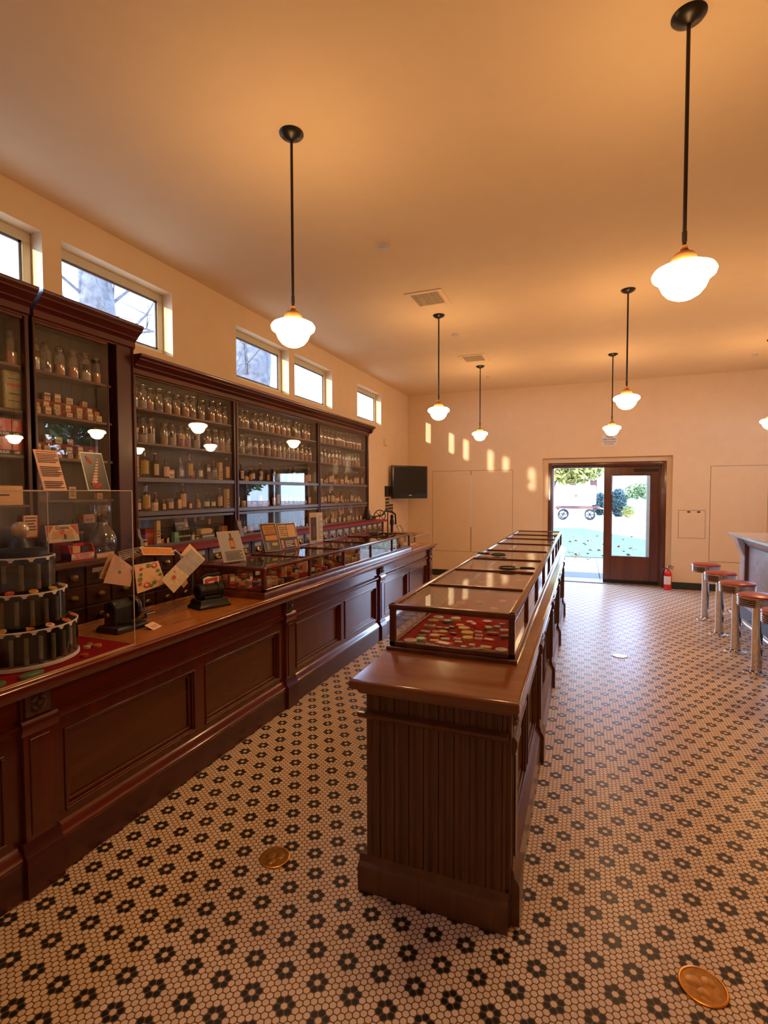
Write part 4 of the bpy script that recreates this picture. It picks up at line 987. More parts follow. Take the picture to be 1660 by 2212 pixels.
# posters in the far bays
poster('advertising_card', 'yellow and brown poster standing on the bottom shelf of the far bay', 'card', -3.212, 6.03, 6.36, 1.245, 1.425, M['tin_yellow'], [('picture', M['tin_brown'], .03,.40,.2,.95)]+ln(4,.1,.9,.48,.95), group='posters in the far bay')
poster('advertising_card', 'white poster with pink emblem on the boards of the far bay', 'card', -3.212, 6.41, 6.58, 1.30, 1.43, M['pink'], [('emblem', M['tin_red'], .3,.7,.3,.7)], group='posters in the far bay')
poster('advertising_card', 'narrow pale blue-white poster on the boards of the far bay', 'card', -3.212, 6.74, 6.86, 1.30, 1.43, M['white'], [('emblem', M['tin_blue'], .3,.7,.3,.7)], group='posters in the far bay')
poster('advertising_card', 'dark red card at the far end of the far bay', 'card', -3.212, 6.98, 7.08, 1.22, 1.38, M['tin_red'], [('white_edge', M['white'], .90,1,.0,1)], group='posters in the far bay')
poster('advertising_card', 'pale ticket propped among bottles on the fourth shelf of the far bay', 'card', -3.20, 6.12, 6.22, 1.60, 1.70, M['white'], ln(2,.2,.8), group='posters in the far bay')
poster('advertising_card', 'brown framed card on the middle bay bottom shelf, far end', 'card', -3.20, 5.36, 5.53, 1.315, 1.41, M['tin_brown'], [('inset', M['tin_orange'], .08,.92,.1,.9)]+ln(3,.2,.8,.2,.8), group='posters in the far bay')

# ------------------------------------------------------------------ tall cabinet contents
row(jars([2.134,2.212,2.300,2.393,2.481,2.565], 'WeooBo'), -3.15, 2.3555, 'top tall shelf', 'jars on the top shelf of the tall cabinet', .97)
place('j_orange', -3.15, 2.000, 2.3555, 'left tall cabinet', 'jars on the top shelf of the tall cabinet', 1.05)
GT = 'small boxes on the tall cabinet shelves'
def riser(z, y0, y1, lab):
    t = thing('shelf_riser', lab, 'riser', (-3.2, (y0+y1)/2, z)); obj('riser_block', MB().box(-3.222, y0, z, -3.170, y1, z+.097), M['redledge'], t, bevel=.002)
    obj('riser_step', MB().box(-3.170, y0, z, -3.140, y1, z+.039), M['redledge'], t, bevel=.002)
for zi, (z, nm) in enumerate(((2.0925,'second'), (1.8265,'third'))):
    riser(z, 2.11, 2.585, 'dark red stepped riser under the small boxes, %s tall shelf' % nm)
    rows3 = [([2.128,2.239,2.306,2.387,2.497], z+.098, -3.193, 'back', .82), ([2.145,2.205,2.275,2.350,2.430,2.505,2.562], z+.040, -3.156, 'middle', .72), ([2.120,2.190,2.250,2.330,2.400,2.480,2.545], z+.001, -3.118, 'front', .74)]
    kk = [['x_sm','x_blueband','x_tan','x_cream','x_sm'], ['x_sm','x_tan','x_cream','x_tan','x_cream','x_tan','x_sm'], ['x_cream','x_tan','x_round','x_pink','x_sm','x_tan','x_cream']]
    if zi: rows3 = [(r_[0][:-1], *r_[1:]) for r_ in rows3]
    for (ys, zz, x, nm2, s), ks in zip(rows3, kk):
        if zi: ks = ks[1:]+ks[:1]
        for i, y in enumerate(ys):
            place(ks[i % len(ks)], x, y, zz, '%s in the %s row, %s tall shelf' % (ORD[i], nm2, nm), GT, s)
# lower tall shelf and ledge
GL = 'goods low in the tall cabinet'
poster('advertising_card', 'brown card with a dark head printed, low in the tall cabinet', 'card', -3.19, 2.155, 2.245, 1.565, 1.66, M['tin_brown'], [('head', M['dark'], .3,.7,.3,.8)], group=GL)
poster('advertising_card', 'pale ticket with rounded corners hanging low in the tall cabinet', 'card', -3.19, 2.375, 2.425, 1.565, 1.645, M['pink'], ln(4,.15,.85,.2,.8), group=GL)
place('x_sm', -3.15, 2.56, 1.561, 'on the fourth shelf of the tall cabinet', GL)
place('b_gold', -3.17, 2.30, 1.187, 'left of two behind the red display carton', GL, 1.5)
place('b_gold', -3.17, 2.40, 1.187, 'right of two behind the red display carton', GL, 1.5)
place('x_pink', -3.16, 2.475, 1.40, 'tan rounded carton behind the glass globe', GL, 1.6)
poster('advertising_card', 'tan notice with red border beside the tall cabinet stile', 'card', -3.06, 1.985, 2.075, 1.335, 1.47, M['tin_red'], [('notice_paper', M['paper'], .08,.92,.06,1.0)]+ln(5,.3,.95,.15,.85), group=GL)
t = thing('support_block', 'small red-brown wooden block under the fruit picture card', 'block', (-3.02, 2.20, 1.187))
obj('block_body', MB().box(-3.06, 2.10, 1.187, -2.975, 2.235, 1.300), M['case'], t, bevel=.003)
t = poster('advertising_card', 'colourful fruit picture card with red corners on the wooden block', 'card', -2.985, 2.075, 2.285, 1.301, 1.405, M['tin_cream'],
       [('orange_fruit', M['tin_orange'], .18,.82,.34,.66), ('landscape', M['tin_olive'], .15,.85,.12,.34), ('red_ball', M['tin_red'], .42,.56,.45,.72), ('dark_figure', M['dark'], .52,.60,.15,.45)], lean=.15, group=GL)
c1 = MB().add([(-2.9842,2.079,1.402-.0),(-2.9992,2.079,1.402),(0,0,0)], []) if False else None
obj('red_corner', MB().add([(-2.9985,2.078,1.402),(-2.9985,2.125,1.402),(-2.9895,2.078,1.335)], [(0,1,2)]), M['tin_red'], t, smooth=False)
obj('red_corner', MB().add([(-2.9985,2.282,1.402),(-2.9985,2.232,1.402),(-2.9895,2.282,1.335)], [(0,1,2)]), M['tin_red'], t, smooth=False)
text('lettering', 'Cremo', .030, M['ink'], t, face_x(-2.9965, 2.18, 1.388, -.15), bold=.0006)
obj('price_ticket', MB().box(-2.979, 2.075, 1.301, -2.977, 2.165, 1.322), M['pink'], t)
# red display carton on the ledge
t = thing('display_carton', 'red display carton with white lettered front standing on the ledge', 'display carton', (-2.93, 2.23, 1.187))
X_ = -2.895
obj('carton_body', MB().box(X_-.09, 2.155, 1.187, X_, 2.318, 1.232).box(X_-.09, 2.155, 1.187, X_-.085, 2.318, 1.285).prism([(X_-.09,1.19),(X_,1.19),(X_,1.235),(X_-.02,1.283),(X_-.09,1.285)], 'y', 2.155, 2.160).prism([(X_-.09,1.19),(X_,1.19),(X_,1.235),(X_-.02,1.283),(X_-.09,1.285)], 'y', 2.313, 2.318), M['tile_red'], t)
obj('white_front', MB().box(X_, 2.160, 1.194, X_+.0006, 2.313, 1.228), M['white'], t)
for i, s_ in enumerate(('STOP THE SPREAD OF','BAD TASTE WITH','PLEASANT TASTING GUM')): text('lettering', s_, .0125, M['inkred'], t, face_x(X_+.001, 2.237, 1.221-.0105*i), bold=.0003)
obj('small_packet', MB().box(X_-.07, 2.185, 1.232, X_-.02, 2.235, 1.272), M['paper'], t, bevel=.001)
obj('small_packet', MB().box(X_-.07, 2.240, 1.232, X_-.02, 2.300, 1.268), M['dark'], t, bevel=.001)
t = thing('paper_tray', 'tan paper tray with dark blue lining on the ledge', 'tray', (-2.92, 2.385, 1.187))
obj('tray_body', MB().prism([(2.325,1.187),(2.445,1.187),(2.455,1.217),(2.325,1.212)], 'x', -2.97, -2.885), M['paper'], t)
obj('tray_lining', MB().box(-2.965, 2.332, 1.2165, -2.90, 2.440, 1.2195), M['tin_blue'], t)
# glass show globe
t = thing('glass_show_globe', 'large clear pear-shaped glass show jar standing on the ledge', 'glass jar', (-2.99, 2.455, 1.187))
prof = [(.040,0),(.060,.004),(.078,.035),(.086,.080),(.082,.120),(.062,.165),(.038,.200),(.030,.222),(.034,.240),(.050,.275),(.054,.300),(.050,.335)]
obj('globe_glass', MB().lathe(prof, 32, (-2.99,2.455,1.187)), M['jar'], t)
obj('dark_contents', MB().lathe([(.038,.003),(.057,.006),(.074,.035),(.081,.076),(0,.078)], 28, (-2.99,2.455,1.187)), M['jar'], t)
obj('metal_lid', MB().lathe([(.032,.222),(.036,.226),(.030,.262),(.012,.275),(0,.276)], 20, (-2.99,2.455,1.187)), M['bronze'], t)
# left tall cabinet
place('x_green', -3.16, 1.93, 1.561, 'dark in the left tall cabinet', GL, .4)
t = thing('metal_tin', 'large olive-green tin with red band in the left tall cabinet', 'tin', (-3.16, 1.99, 2.093))
obj('tin_body', MB().box(-3.21, 1.935, 2.093, -3.115, 2.052, 2.315), M['tin_olive'], t, bevel=.012, segs=3)
obj('red_band', MB().box(-3.115, 1.955, 2.225, -3.1142, 2.036, 2.242), M['tin_red'], t)
obj('print', MB().box(-3.115, 1.960, 2.268, -3.1142, 2.030, 2.272).box(-3.115, 1.965, 2.18, -3.1142, 2.026, 2.186).box(-3.115, 1.960, 2.14, -3.1142, 2.030, 2.144), M['ink'], t)
for r_ in range(2):
    for c_ in range(2):
        y0, y1 = ((1.885,1.970),(1.972,2.026))[c_]; z0 = 1.8265+.107*r_
        t = thing('bulb_box', 'red and black bulb box, %s row, %s' % (('lower','upper')[r_], ('nearer the camera','beside the stile')[c_]), 'box', (-3.14, (y0+y1)/2, z0), 'red and black bulb boxes')
        obj('box_body', MB().box(-3.19, y0, z0, -3.11, y1, z0+.105), M['dark'], t)
        obj('red_panel', MB().box(-3.11, y0+.002, z0+.028, -3.1093, y1-.002, z0+.100), M['ext'], t)
        obj('pale_emblem', MB().lathe([(.020,0),(.020,.0006)], 18, sy=.8).xf(Matrix.Translation((-3.1092,y0+.022,z0+.072))@Matrix.Rotation(PI/2,4,'Y')), M['pink'], t)
        text('lettering', 'BULBS' if c_ == 0 else 'LBS', .020, M['white'], t, face_x(-3.1095, (y0+y1)/2, z0+.014), bold=.0008)
t = poster('printed_carton', 'wide tan card box with dark lettering low in the left tall cabinet', 'carton', -3.02, 1.70, 1.965, 1.535, 1.640, M['paper'],
       [('thin_border', M['tin_tan'], .05,.86,.86,.88), ('dark_lettering', M['ink'], .45,.72,.50,.58), ('thin_border', M['tin_tan'], .05,.86,.14,.16)], group=GL)
obj('carton_depth', MB().box(-3.07, 1.70, 1.535, -3.0235, 1.965, 1.645), M['tin_tan'], t)
t = thing('carton_bracket', 'small dark bracket shelf carrying the tan card box', 'shelf', (-3.05, 1.83, 1.52)); obj('bracket_board', MB().box(-3.085, 1.68, 1.522, -2.99, 1.98, 1.5345), M['drawer'], t)
# ------------------------------------------------------------------ acrylic cover with the stepped display
ax0, ax1, ay0, ay1, az1 = -2.590, -2.003, .93, 1.808, 1.612
t = thing('acrylic_cover', 'tall clear acrylic cover standing over the round stepped display on the counter', 'display cover', (-2.30, 1.37, ZT))
w = .005
obj('front_panel', MB().box(ax1-w, ay0, ZT+.001, ax1, ay1, az1), M['acryl'], t)
obj('end_panel', MB().box(ax0, ay1-w, ZT+.001, ax1-w, ay1, az1-w), M['acryl'], t)
obj('back_panel', MB().box(ax0, ay0, ZT+.001, ax0+w, ay1-w, az1-w), M['acryl'], t)
obj('top_panel', MB().box(ax0, ay0, az1-w, ax1-w, ay1, az1), M['acryl'], t)
e = MB(); q = .0035
for x in (ax0, ax1): e.box(x-q/2, ay1-q, ZT, x+q/2, ay1+q*.2, az1)
for x in (ax0, ax1): e.box(x-q/2, ay0, az1-q/2, x+q/2, ay1, az1+q/2)
e.box(ax0, ay1-q, az1-q/2, ax1, ay1, az1+q/2).box(ax1-q, ay0, ZT, ax1+q*.3, ay1, ZT+q*.8).box(ax0, ay1-q*.6, ZT, ax1, ay1, ZT+q*.6)
obj('painted_bright_edges', e, M['acedge'], t)  # pale strips painted bright, as edges that catch the light
t = thing('felt_mat', 'red felt mat under the round stepped display', 'mat', (-2.3, 1.36, ZT))
obj('mat_cloth', MB().box(ax0+.012, ay0+.012, ZT+.0005, ax1-.012, ay1-.012, ZT+.004), M['felt'], t)
CX, CY, ZB = -2.27, 1.46, ZT+.0045
t = thing('stepped_display', 'round three-tiered black and white rotating display under the acrylic cover', 'display stand', (CX, CY, ZB))
tiers = [(.207, ZB+.012, 1.040, 24), (.168, 1.045, 1.185, 18), (.125, 1.190, 1.330, 11)]
obj('display_base', MB().lathe([(.206,0),(.211,.004),(.211,.016),(.206,.018)], 48, (CX,CY,ZB)), M['white'], t)
M['acwall'] = glass('tube_acrylic', (.86,.87,.88), 1.2, (.35,.36,.38))
tubeg = paint('grey_tube', (.48,.40,.28), .3, var=.1, coat=.3)
for k, (R, z0, z1, n) in enumerate(tiers):
    d_ = obj('tier_drum', MB().lathe([(R-.032,z0),(R-.032,z1-.012),(R-.012,z1-.008),(R-.012,z1-.004),(0,z1-.004)], 44, (CX,CY,0)), M['dark'], t)
    obj('tier_wall', MB().lathe([(R,z0),(R,z1),(R-.002,z1),(R-.002,z0)], 44, (CX,CY,0), caps=False), M['acwall'], d_)
    rim = MB().lathe([(R+.001,z1-.004),(R+.002,z1),(R-.004,z1+.001),(R-.004,z1-.004)], 44, (CX,CY,0), caps=False)
    for i in range(n):
        a = 2*PI*(i+.5)/n; u = Vector((math.cos(a), math.sin(a), 0)); v = Vector((-u.y, u.x, 0)); c = Vector((CX,CY,0))+u*(R+.001)
        for (hw, za, zb) in ((.013, z1-.008, z1-.003), (.007, z1-.016, z1-.008)):
            rim.add([c-v*hw+Vector((0,0,za)), c+v*hw+Vector((0,0,za)), c+v*hw+Vector((0,0,zb)), c-v*hw+Vector((0,0,zb)), c-v*hw-u*.004+Vector((0,0,za)), c+v*hw-u*.004+Vector((0,0,za)), c+v*hw-u*.004+Vector((0,0,zb)), c-v*hw-u*.004+Vector((0,0,zb))], [(0,1,2,3),(5,4,7,6),(3,2,6,7),(1,0,4,5)])
    obj('white_rim', rim, M['white'], d_)
    for i in range(n):
        a = 2*PI*i/n; x, y = CX+(R-.016)*math.cos(a), CY+(R-.016)*math.sin(a)
        tb = obj('sample_tube', MB().lathe([(.0085,z0+.004),(.0085,z1-.03)], 12, (x,y,0)), tubeg, d_)
        colr = ['tin_yellow','tin_orange','pink','tin_yellow','tin_cream','tin_blue'][(i*7+k) % 6]
        obj('tube_contents', MB().lathe([(.0092,z0+.006),(.0092,z0+.014+.012*((i*5+k) % 3))], 12, (x,y,0)), M[colr], tb)
obj('top_cap', MB().lathe([(.100,1.330),(.100,1.352),(.085,1.362),(.045,1.366),(.036,1.386),(.022,1.41),(0,1.41)], 36, (CX,CY,0)), M['dark'], t)
obj('pearly_knob', MB().lathe([(0,1.404),(.018,1.410),(.031,1.426),(.035,1.444),(.031,1.462),(.018,1.475),(0,1.479)], 30, (CX,CY,0)), paint('pearly_knob_paint', (.58,.46,.36), .22, .3, var=.05), t)
obj('side_fitting', MB().lathe([(.014,1.332),(.014,1.352),(.009,1.354),(.009,1.36),(.014,1.362),(.014,1.385),(0,1.387)], 16, (CX+.03,CY+.088,0)), M['rail'], t)
GD = 'sample discs lying on the stepped display'
def disc(a, R, z, col, lab, r=.017, tilt=.35, shape='d'):
    x, y = CX+R*math.cos(a), CY+R*math.sin(a); tt = thing('sample_disc', lab, 'sample disc', (x, y, z), GD)
    mb = MB().lathe([(r*.9,0),(r,.002),(r,.006),(r*.8,.008),(0,.008)], 20) if shape == 'd' else MB().prism([(-r*.8,-r*.7),(r*.8,-r*.7),(0,r)], 'z', 0, .006)
    o = obj('disc_body', mb, M[col], tt, world=False); 
    if shape == 'd': obj('disc_mark', MB().lathe([(r*.45,.0082),(r*.45,.0086)], 14), M['tin_orange' if col != 'tin_orange' else 'tin_red'], tt, world=False)
    tt.rotation_euler = (0, tilt, a)
for a, R, z, c_, lb, sh in ((-.95,.186,1.050,'tin_yellow','plain yellow round disc on the lowest tier, nearest the front','d'), (-.45,.186,1.050,'tin_orange','orange triangular piece on the lowest tier','t'),
      (-.05,.186,1.050,'pink','pale orange round disc right of the triangle, lowest tier','d'), (.40,.186,1.050,'tin_orange','orange disc at the far right of the lowest tier','d'), (.95,.186,1.050,'tin_orange','orange disc near the back of the lowest tier','d'),
      (-.85,.148,1.195,'tin_red','red and orange disc on the middle tier, nearest the camera','d'), (-.30,.148,1.195,'tin_yellow','yellow ringed disc in the middle of the middle tier','d'),
      (.25,.148,1.195,'tin_yellow','plain yellow disc right of the ringed one, middle tier','d'), (.75,.148,1.195,'tin_olive','glassy olive disc at the right of the middle tier','d')):
    disc(a, R, z-.006, c_, lb, shape=sh)
GM = 'small pieces scattered on the red felt mat'
for i, (x, y, c_, r, lb) in enumerate(((-2.12,1.70,'tin_orange',.018,'round orange tin on the red mat near the acrylic corner'), (-2.145,1.665,'tin_cream',.016,'cream round tin on the red mat beside the orange one'), (-2.17,1.70,'tin_olive',.012,'small olive tin on the red mat behind the cream one'),
                           (-2.045,1.575,'tin_red',.016,'bright red small box on the red mat'), (-2.025,1.33,'tin_green',.030,'flat green piece on the red mat edge'), (-2.04,1.17,'tin_green',.045,'long flat green piece on the red mat, nearest the camera'))):
    tt = thing('small_tin', lb, 'tin', (x, y, ZT+.0045), GM)
    obj('tin_body', MB().lathe([(r,0),(r,.010),(r*.9,.012),(0,.012)], 20, sy=1.6 if r > .02 else 1, sx=.7 if r > .02 else 1), M[c_], tt, world=False)

# cards standing on the acrylic cover
poster('printed_notice', 'pink text notice leaning on top of the acrylic cover', 'notice', -2.19, 1.515, 1.622, 1.6135, 1.795, M['pink'], [('heading_line', M['inkred'], .1,.95,.945,.965)]+ln(6,.68,.92,.08,.95)+ln(6,.34,.60,.08,.95)+ln(4,.05,.24,.08,.9), lean=.36)
t = poster('picture_card', 'dark card with a red and orange shell shape, standing on the acrylic cover', 'picture card', -2.19, 1.727, 1.848, 1.6135, 1.800, M['white'], [('dark_picture', M['tin_dark'], .04,.98,.02,.97)], lean=.30)
sh = MB()
for i in range(9):
    u = i/8; yy = 1.772+.042*u; zz = 1.655+.112*u; r = .017*(1-.62*u); x = -2.1885-.30*(zz-1.6135)
    sh.add([(x+.001, yy+r*math.cos(a*PI/6), zz+r*.42*math.sin(a*PI/6)+ (.006 if False else 0)) for a in range(12)], [tuple(range(12))])
obj('shell_picture', sh, M['pink'], t, smooth=False)
sh = MB()
for (yy, zz, r) in ((1.762,1.640,.014),(1.780,1.634,.014),(1.797,1.642,.012),(1.763,1.760,.012),(1.775,1.750,.010),(1.757,1.775,.008)):
    x = -2.1880-.30*(zz-1.6135); sh.add([(x+.001, yy+r*.7*math.cos(a*PI/5), zz+r*math.sin(a*PI/5)) for a in range(10)], [tuple(range(10))])
obj('petal_picture', sh, M['tin_red'], t, smooth=False)

# ------------------------------------------------------------------ machines on the counter
t = thing('cheque_press', 'black barrel-shaped hand press with curved handle on the counter before the case', 'hand press', (-2.24, 2.58, ZT))
bx, by = -2.225, 2.590
def rotz(mb, a, c=(bx,by)): return mb.xf(Matrix.Translation((c[0],c[1],0)) @ Matrix.Rotation(a, 4, 'Z') @ Matrix.Translation((-c[0],-c[1],0)))
ra = -.35
obj('press_base', rotz(MB().loft(bx-.075, by-.105, bx+.075, by+.105, [(.004,ZT),(.004,ZT+.016),(-.008,ZT+.026),(-.012,ZT+.052),(-.020,ZT+.058)]), ra), M['iron'], t, bevel=.003)
bar = MB().lathe([(0,-.085),(.040,-.085),(.048,-.078),(.048,-.045),(.043,-.040),(.043,.040),(.048,.045),(.048,.078),(.040,.085),(0,.085)], 26)
bar.xf(Matrix.Translation((bx, by, ZT+.104)) @ Matrix.Rotation(PI/2, 4, 'X')); obj('barrel', rotz(bar, ra), M['iron'], t)
obj('silver_band', rotz(MB().lathe([(.0442,-.036),(.0442,.036)], 26, caps=False).xf(Matrix.Translation((bx,by,ZT+.104))@Matrix.Rotation(PI/2,4,'X')), ra), M['bronze'], t)
obj('curved_handle', rotz(MB().tube([(bx-.01,by-.080,ZT+.135),(bx,by-.060,ZT+.185),(bx+.005,by-.015,ZT+.205),(bx+.008,by+.030,ZT+.200),(bx+.008,by+.070,ZT+.203)], [.008,.010,.010,.013,.012], 10), ra), M['iron'], t)
obj('cross_foot', rotz(MB().box(bx-.05, by-.06, ZT+.05, bx+.05, by+.06, ZT+.075), ra), M['iron'], t, bevel=.006)
poster('picture_card', 'red and white picture card standing behind the black hand press', 'picture card', -2.300, 2.640, 2.790, ZT+.0, 1.045, M['white'], [('red_picture', M['tin_red'], .08,.92,.08,.92), ('pale_figure', M['pink'], .3,.7,.45,.8)], lean=.10)
t = thing('letter_press', 'old dark iron machine with a round wheel behind the acrylic cover', 'machine', (-2.28, 2.0, ZT))
mx, my = -2.275, 1.985
obj('machine_base', MB().loft(mx-.085, my-.10, mx+.07, my+.10, [(0,ZT),(0,ZT+.022),(-.010,ZT+.034)]), M['iron'], t, bevel=.003)
obj('machine_body', MB().prism([(mx-.06,ZT+.03),(mx+.02,ZT+.03),(mx+.025,ZT+.13),(mx-.005,ZT+.165),(mx-.055,ZT+.150)], 'y', my-.075, my+.045), M['iron'], t, bevel=.006)
obj('round_wheel', MB().lathe([(0,0),(.062,0),(.066,.006),(.066,.022),(.062,.028),(0,.028)], 28).xf(Matrix.Translation((mx-.01,my+.075,ZT+.105))@Matrix.Rotation(PI/2,4,'X')), M['iron'], t)
obj('platen_arm', MB().tube([(mx+.02,my-.05,ZT+.045),(mx+.07,my-.01,ZT+.05),(mx+.075,my+.05,ZT+.05)], .007, 8).tube([(mx+.03,my+.02,ZT+.04),(mx+.085,my+.075,ZT+.058)], .006, 8), M['bronze'], t)
obj('chrome_grip', MB().box(mx+.06, my+.075, ZT+.060, mx+.085, my+.135, ZT+.074), M['chrome'], t, bevel=.003)
obj('brass_knob', MB().lathe([(.012,0),(.014,.006),(.010,.014),(0,.016)], 14).xf(Matrix.Translation((mx-.02,my-.077,ZT+.09))@Matrix.Rotation(PI/2,4,'X')), M['brass'], t)
t = thing('name_card', 'small pink rounded card lying on the counter beside the acrylic cover', 'card', (-2.145, 2.055, ZT))
c = MB().prism([(-.027,-.040),(.027,-.040),(.030,-.036),(.030,.036),(.027,.040),(-.027,.040),(-.030,.036),(-.030,-.036)], 'z', 0, .0015)
Mc = Matrix.Translation((-2.150, 2.062, ZT+.010)) @ Matrix.Rotation(.25, 4, 'Z') @ Matrix.Rotation(.42, 4, 'Y')
obj('card_sheet', c.xf(Mc), M['pink'], t, smooth=False)
obj('text_line', MB().box(-.004,-.026,.0016,-.001,.026,.0021).box(.008,-.026,.0016,.011,.026,.0021).xf(Mc), M['ink'], t, smooth=False)
obj('card_foot', MB().prism([(-.004,0),(.020,0),(-.004,.022)], 'y', -.03, .03).xf(Matrix.Translation((-2.172,2.062,ZT))@Matrix.Rotation(.25,4,'Z')), M['pink'], t)

# hanging greeting cards
t = thing('card_stand', 'wooden stand with a curved arm holding strung greeting cards', 'card stand', (-2.44, 2.32, ZT))
obj('stand_rod', MB().tube([(-2.50,2.33,ZT),(-2.50,2.33,1.215)], .0045, 8).lathe([(.035,0),(.035,.006),(.008,.012)], 20, (-2.50,2.33,ZT)), M['rail'], t)
obj('stand_rod_small', MB().tube([(-2.47,2.44,1.13),(-2.47,2.44,1.215)], .003, 6), M['rail'], t)
obj('wooden_arm', MB().box(-2.52, 2.10, 1.205, -2.46, 2.52, 1.225), M['case'], t, bevel=.003)
wr = MB()
for i in range(6):
    a0 = .02*i; P = [Vector((-2.42+.01*i, 2.00+.018*i, 1.165)), Vector((-2.40, 2.07, 1.215+.012*i)), Vector((-2.43, 2.17+a0, 1.235+.010*i)), Vector((-2.47, 2.26+a0, 1.215))]
    wr.tube(P, .0012, 5)
wr.tube([(-2.45,2.46,1.215),(-2.43,2.52,1.235),(-2.42,2.555,1.20),(-2.42,2.56,1.17)], .005, 6)
obj('string', wr, M['white'], t)
def hcard(label, pts, mt, deco=()):
    """hanging card: pts are four corners in (y,z), its plane tilted in x by the third value"""
    c = [Vector((p[2], p[0], p[1])) for p in pts]; ctr = sum(c, Vector())/4
    n_ = (c[1]-c[0]).cross(c[3]-c[0]).normalized()
    if n_.x < 0: n_ = -n_
    t = thing('hanging_greeting_card', label, 'greeting card', tuple(ctr), 'greeting cards strung from the stand')
    b = n_*.0012
    obj('card_sheet', MB().add([p+b for p in c]+[p-b for p in c], [(0,1,2,3),(7,6,5,4),(0,4,5,1),(1,5,6,2),(2,6,7,3),(3,7,4,0)]), mt, t, smooth=False)
    def at(u, v, e): return c[0].lerp(c[1], u).lerp(c[3].lerp(c[2], u), v) + n_*(.0012+e)
    for i, (nm, m_, kind, u, v, r) in enumerate(deco):
        e = .0004+.0003*i; mb = MB()
        if kind == 'o': mb.add([at(u+r*math.cos(a*PI/5), v+r*math.sin(a*PI/5)*.9, e) for a in range(10)], [tuple(range(10))])
        else: mb.add([at(u-r, v-.022, e), at(u+r, v-.022, e), at(u+r, v+.022, e), at(u-r, v+.022, e)], [(0,1,2,3)])
        obj(nm, mb, m_, t, smooth=False)
rs = M['tin_red']; gr = M['tin_green']; pk_ = M['pink']
hcard('plain pink-tan card hanging farthest to the camera side, with small figures', [(1.985,1.115,-2.42),(2.115,1.075,-2.37),(2.150,1.175,-2.38),(2.065,1.265,-2.43)], M['pink'], [('small_print', M['ink'], 'l', .45,.30,.10), ('figure_print', gr, 'o', .45,.5,.07)])
hcard('folded tan card partly behind the plain pink-tan one', [(1.99,1.135,-2.46),(2.05,1.115,-2.45),(2.13,1.235,-2.45),(2.06,1.265,-2.46)], M['tin_tan'])
hcard('card with a wreath of pink roses and green leaves', [(2.125,1.035,-2.33),(2.305,1.065,-2.30),(2.290,1.200,-2.34),(2.135,1.195,-2.36)], M['paper'],
      [('rose_print', pk_, 'o', .18,.78,.13), ('leaf_print', gr, 'o', .15,.45,.09), ('rose_print', rs, 'o', .36,.18,.12), ('leaf_print', gr, 'o', .62,.20,.08), ('rose_print', pk_, 'o', .80,.30,.11), ('leaf_print', gr, 'o', .86,.62,.08), ('rose_print', rs, 'o', .78,.85,.12), ('leaf_print', gr, 'o', .55,.88,.09), ('rose_print', pk_, 'o', .34,.88,.08), ('rose_print', rs, 'o', .22,.80,.06), ('rose_print', pk_, 'o', .34,.20,.06), ('rose_print', pk_, 'o', .76,.87,.06), ('leaf_print', gr, 'o', .20,.62,.06), ('leaf_print', gr, 'o', .50,.12,.06), ('leaf_print', gr, 'o', .90,.45,.06), ('rose_print', rs, 'o', .13,.30,.06)])
hcard('cream card with a small red figure, hanging lowest', [(2.240,1.100,-2.27),(2.315,1.010,-2.25),(2.440,1.090,-2.25),(2.350,1.170,-2.27)], M['tin_cream'], [('red_figure_print', rs, 'o', .42,.50,.12), ('green_print', M['tin_olive'], 'l', .45,.38,.14), ('red_ball_print', rs, 'o', .22,.72,.05)])
hcard('grey greeting card with two lines of dark script', [(2.350,1.168,-2.272),(2.440,1.090,-2.252),(2.600,1.165,-2.27),(2.520,1.250,-2.30)], paint('grey_card', (.36,.31,.27), .8), [('script_line', M['ink'], 'l', .30,.62,.20), ('script_line', M['ink'], 'l', .42,.42,.14)])
hcard('orange-tan card with faint lines hanging at the aisle end', [(2.455,1.215,-2.33),(2.625,1.145,-2.31),(2.665,1.165,-2.32),(2.560,1.275,-2.35)], M['paper'], [('faint_line', M['tin_tan'], 'l', .5,.3,.3)])
hcard('small pointed tan tag hanging below the grey card', [(2.460,1.090,-2.38),(2.520,.995,-2.37),(2.560,1.020,-2.37),(2.530,1.120,-2.38)], M['paper'], [('tag_print', M['tin_tan'], 'o', .5,.5,.16)])
t = thing('trade_card', 'long orange-brown lettered card lying on the wooden arm of the stand', 'card', (-2.47, 2.36, 1.23))
Mx = Matrix.Translation((-2.440, 2.385, 1.242)) @ Matrix.Rotation(-.12, 4, 'X') @ Matrix.Rotation(-.6, 4, 'Y')
obj('card_sheet', MB().box(-.002,-.125,-.028,.002,.125,.028).xf(Mx), M['paper'], t)
obj('inset_print', MB().box(.002,-.117,-.021,.0026,.117,.021).xf(Mx), M['tin_orange'], t)

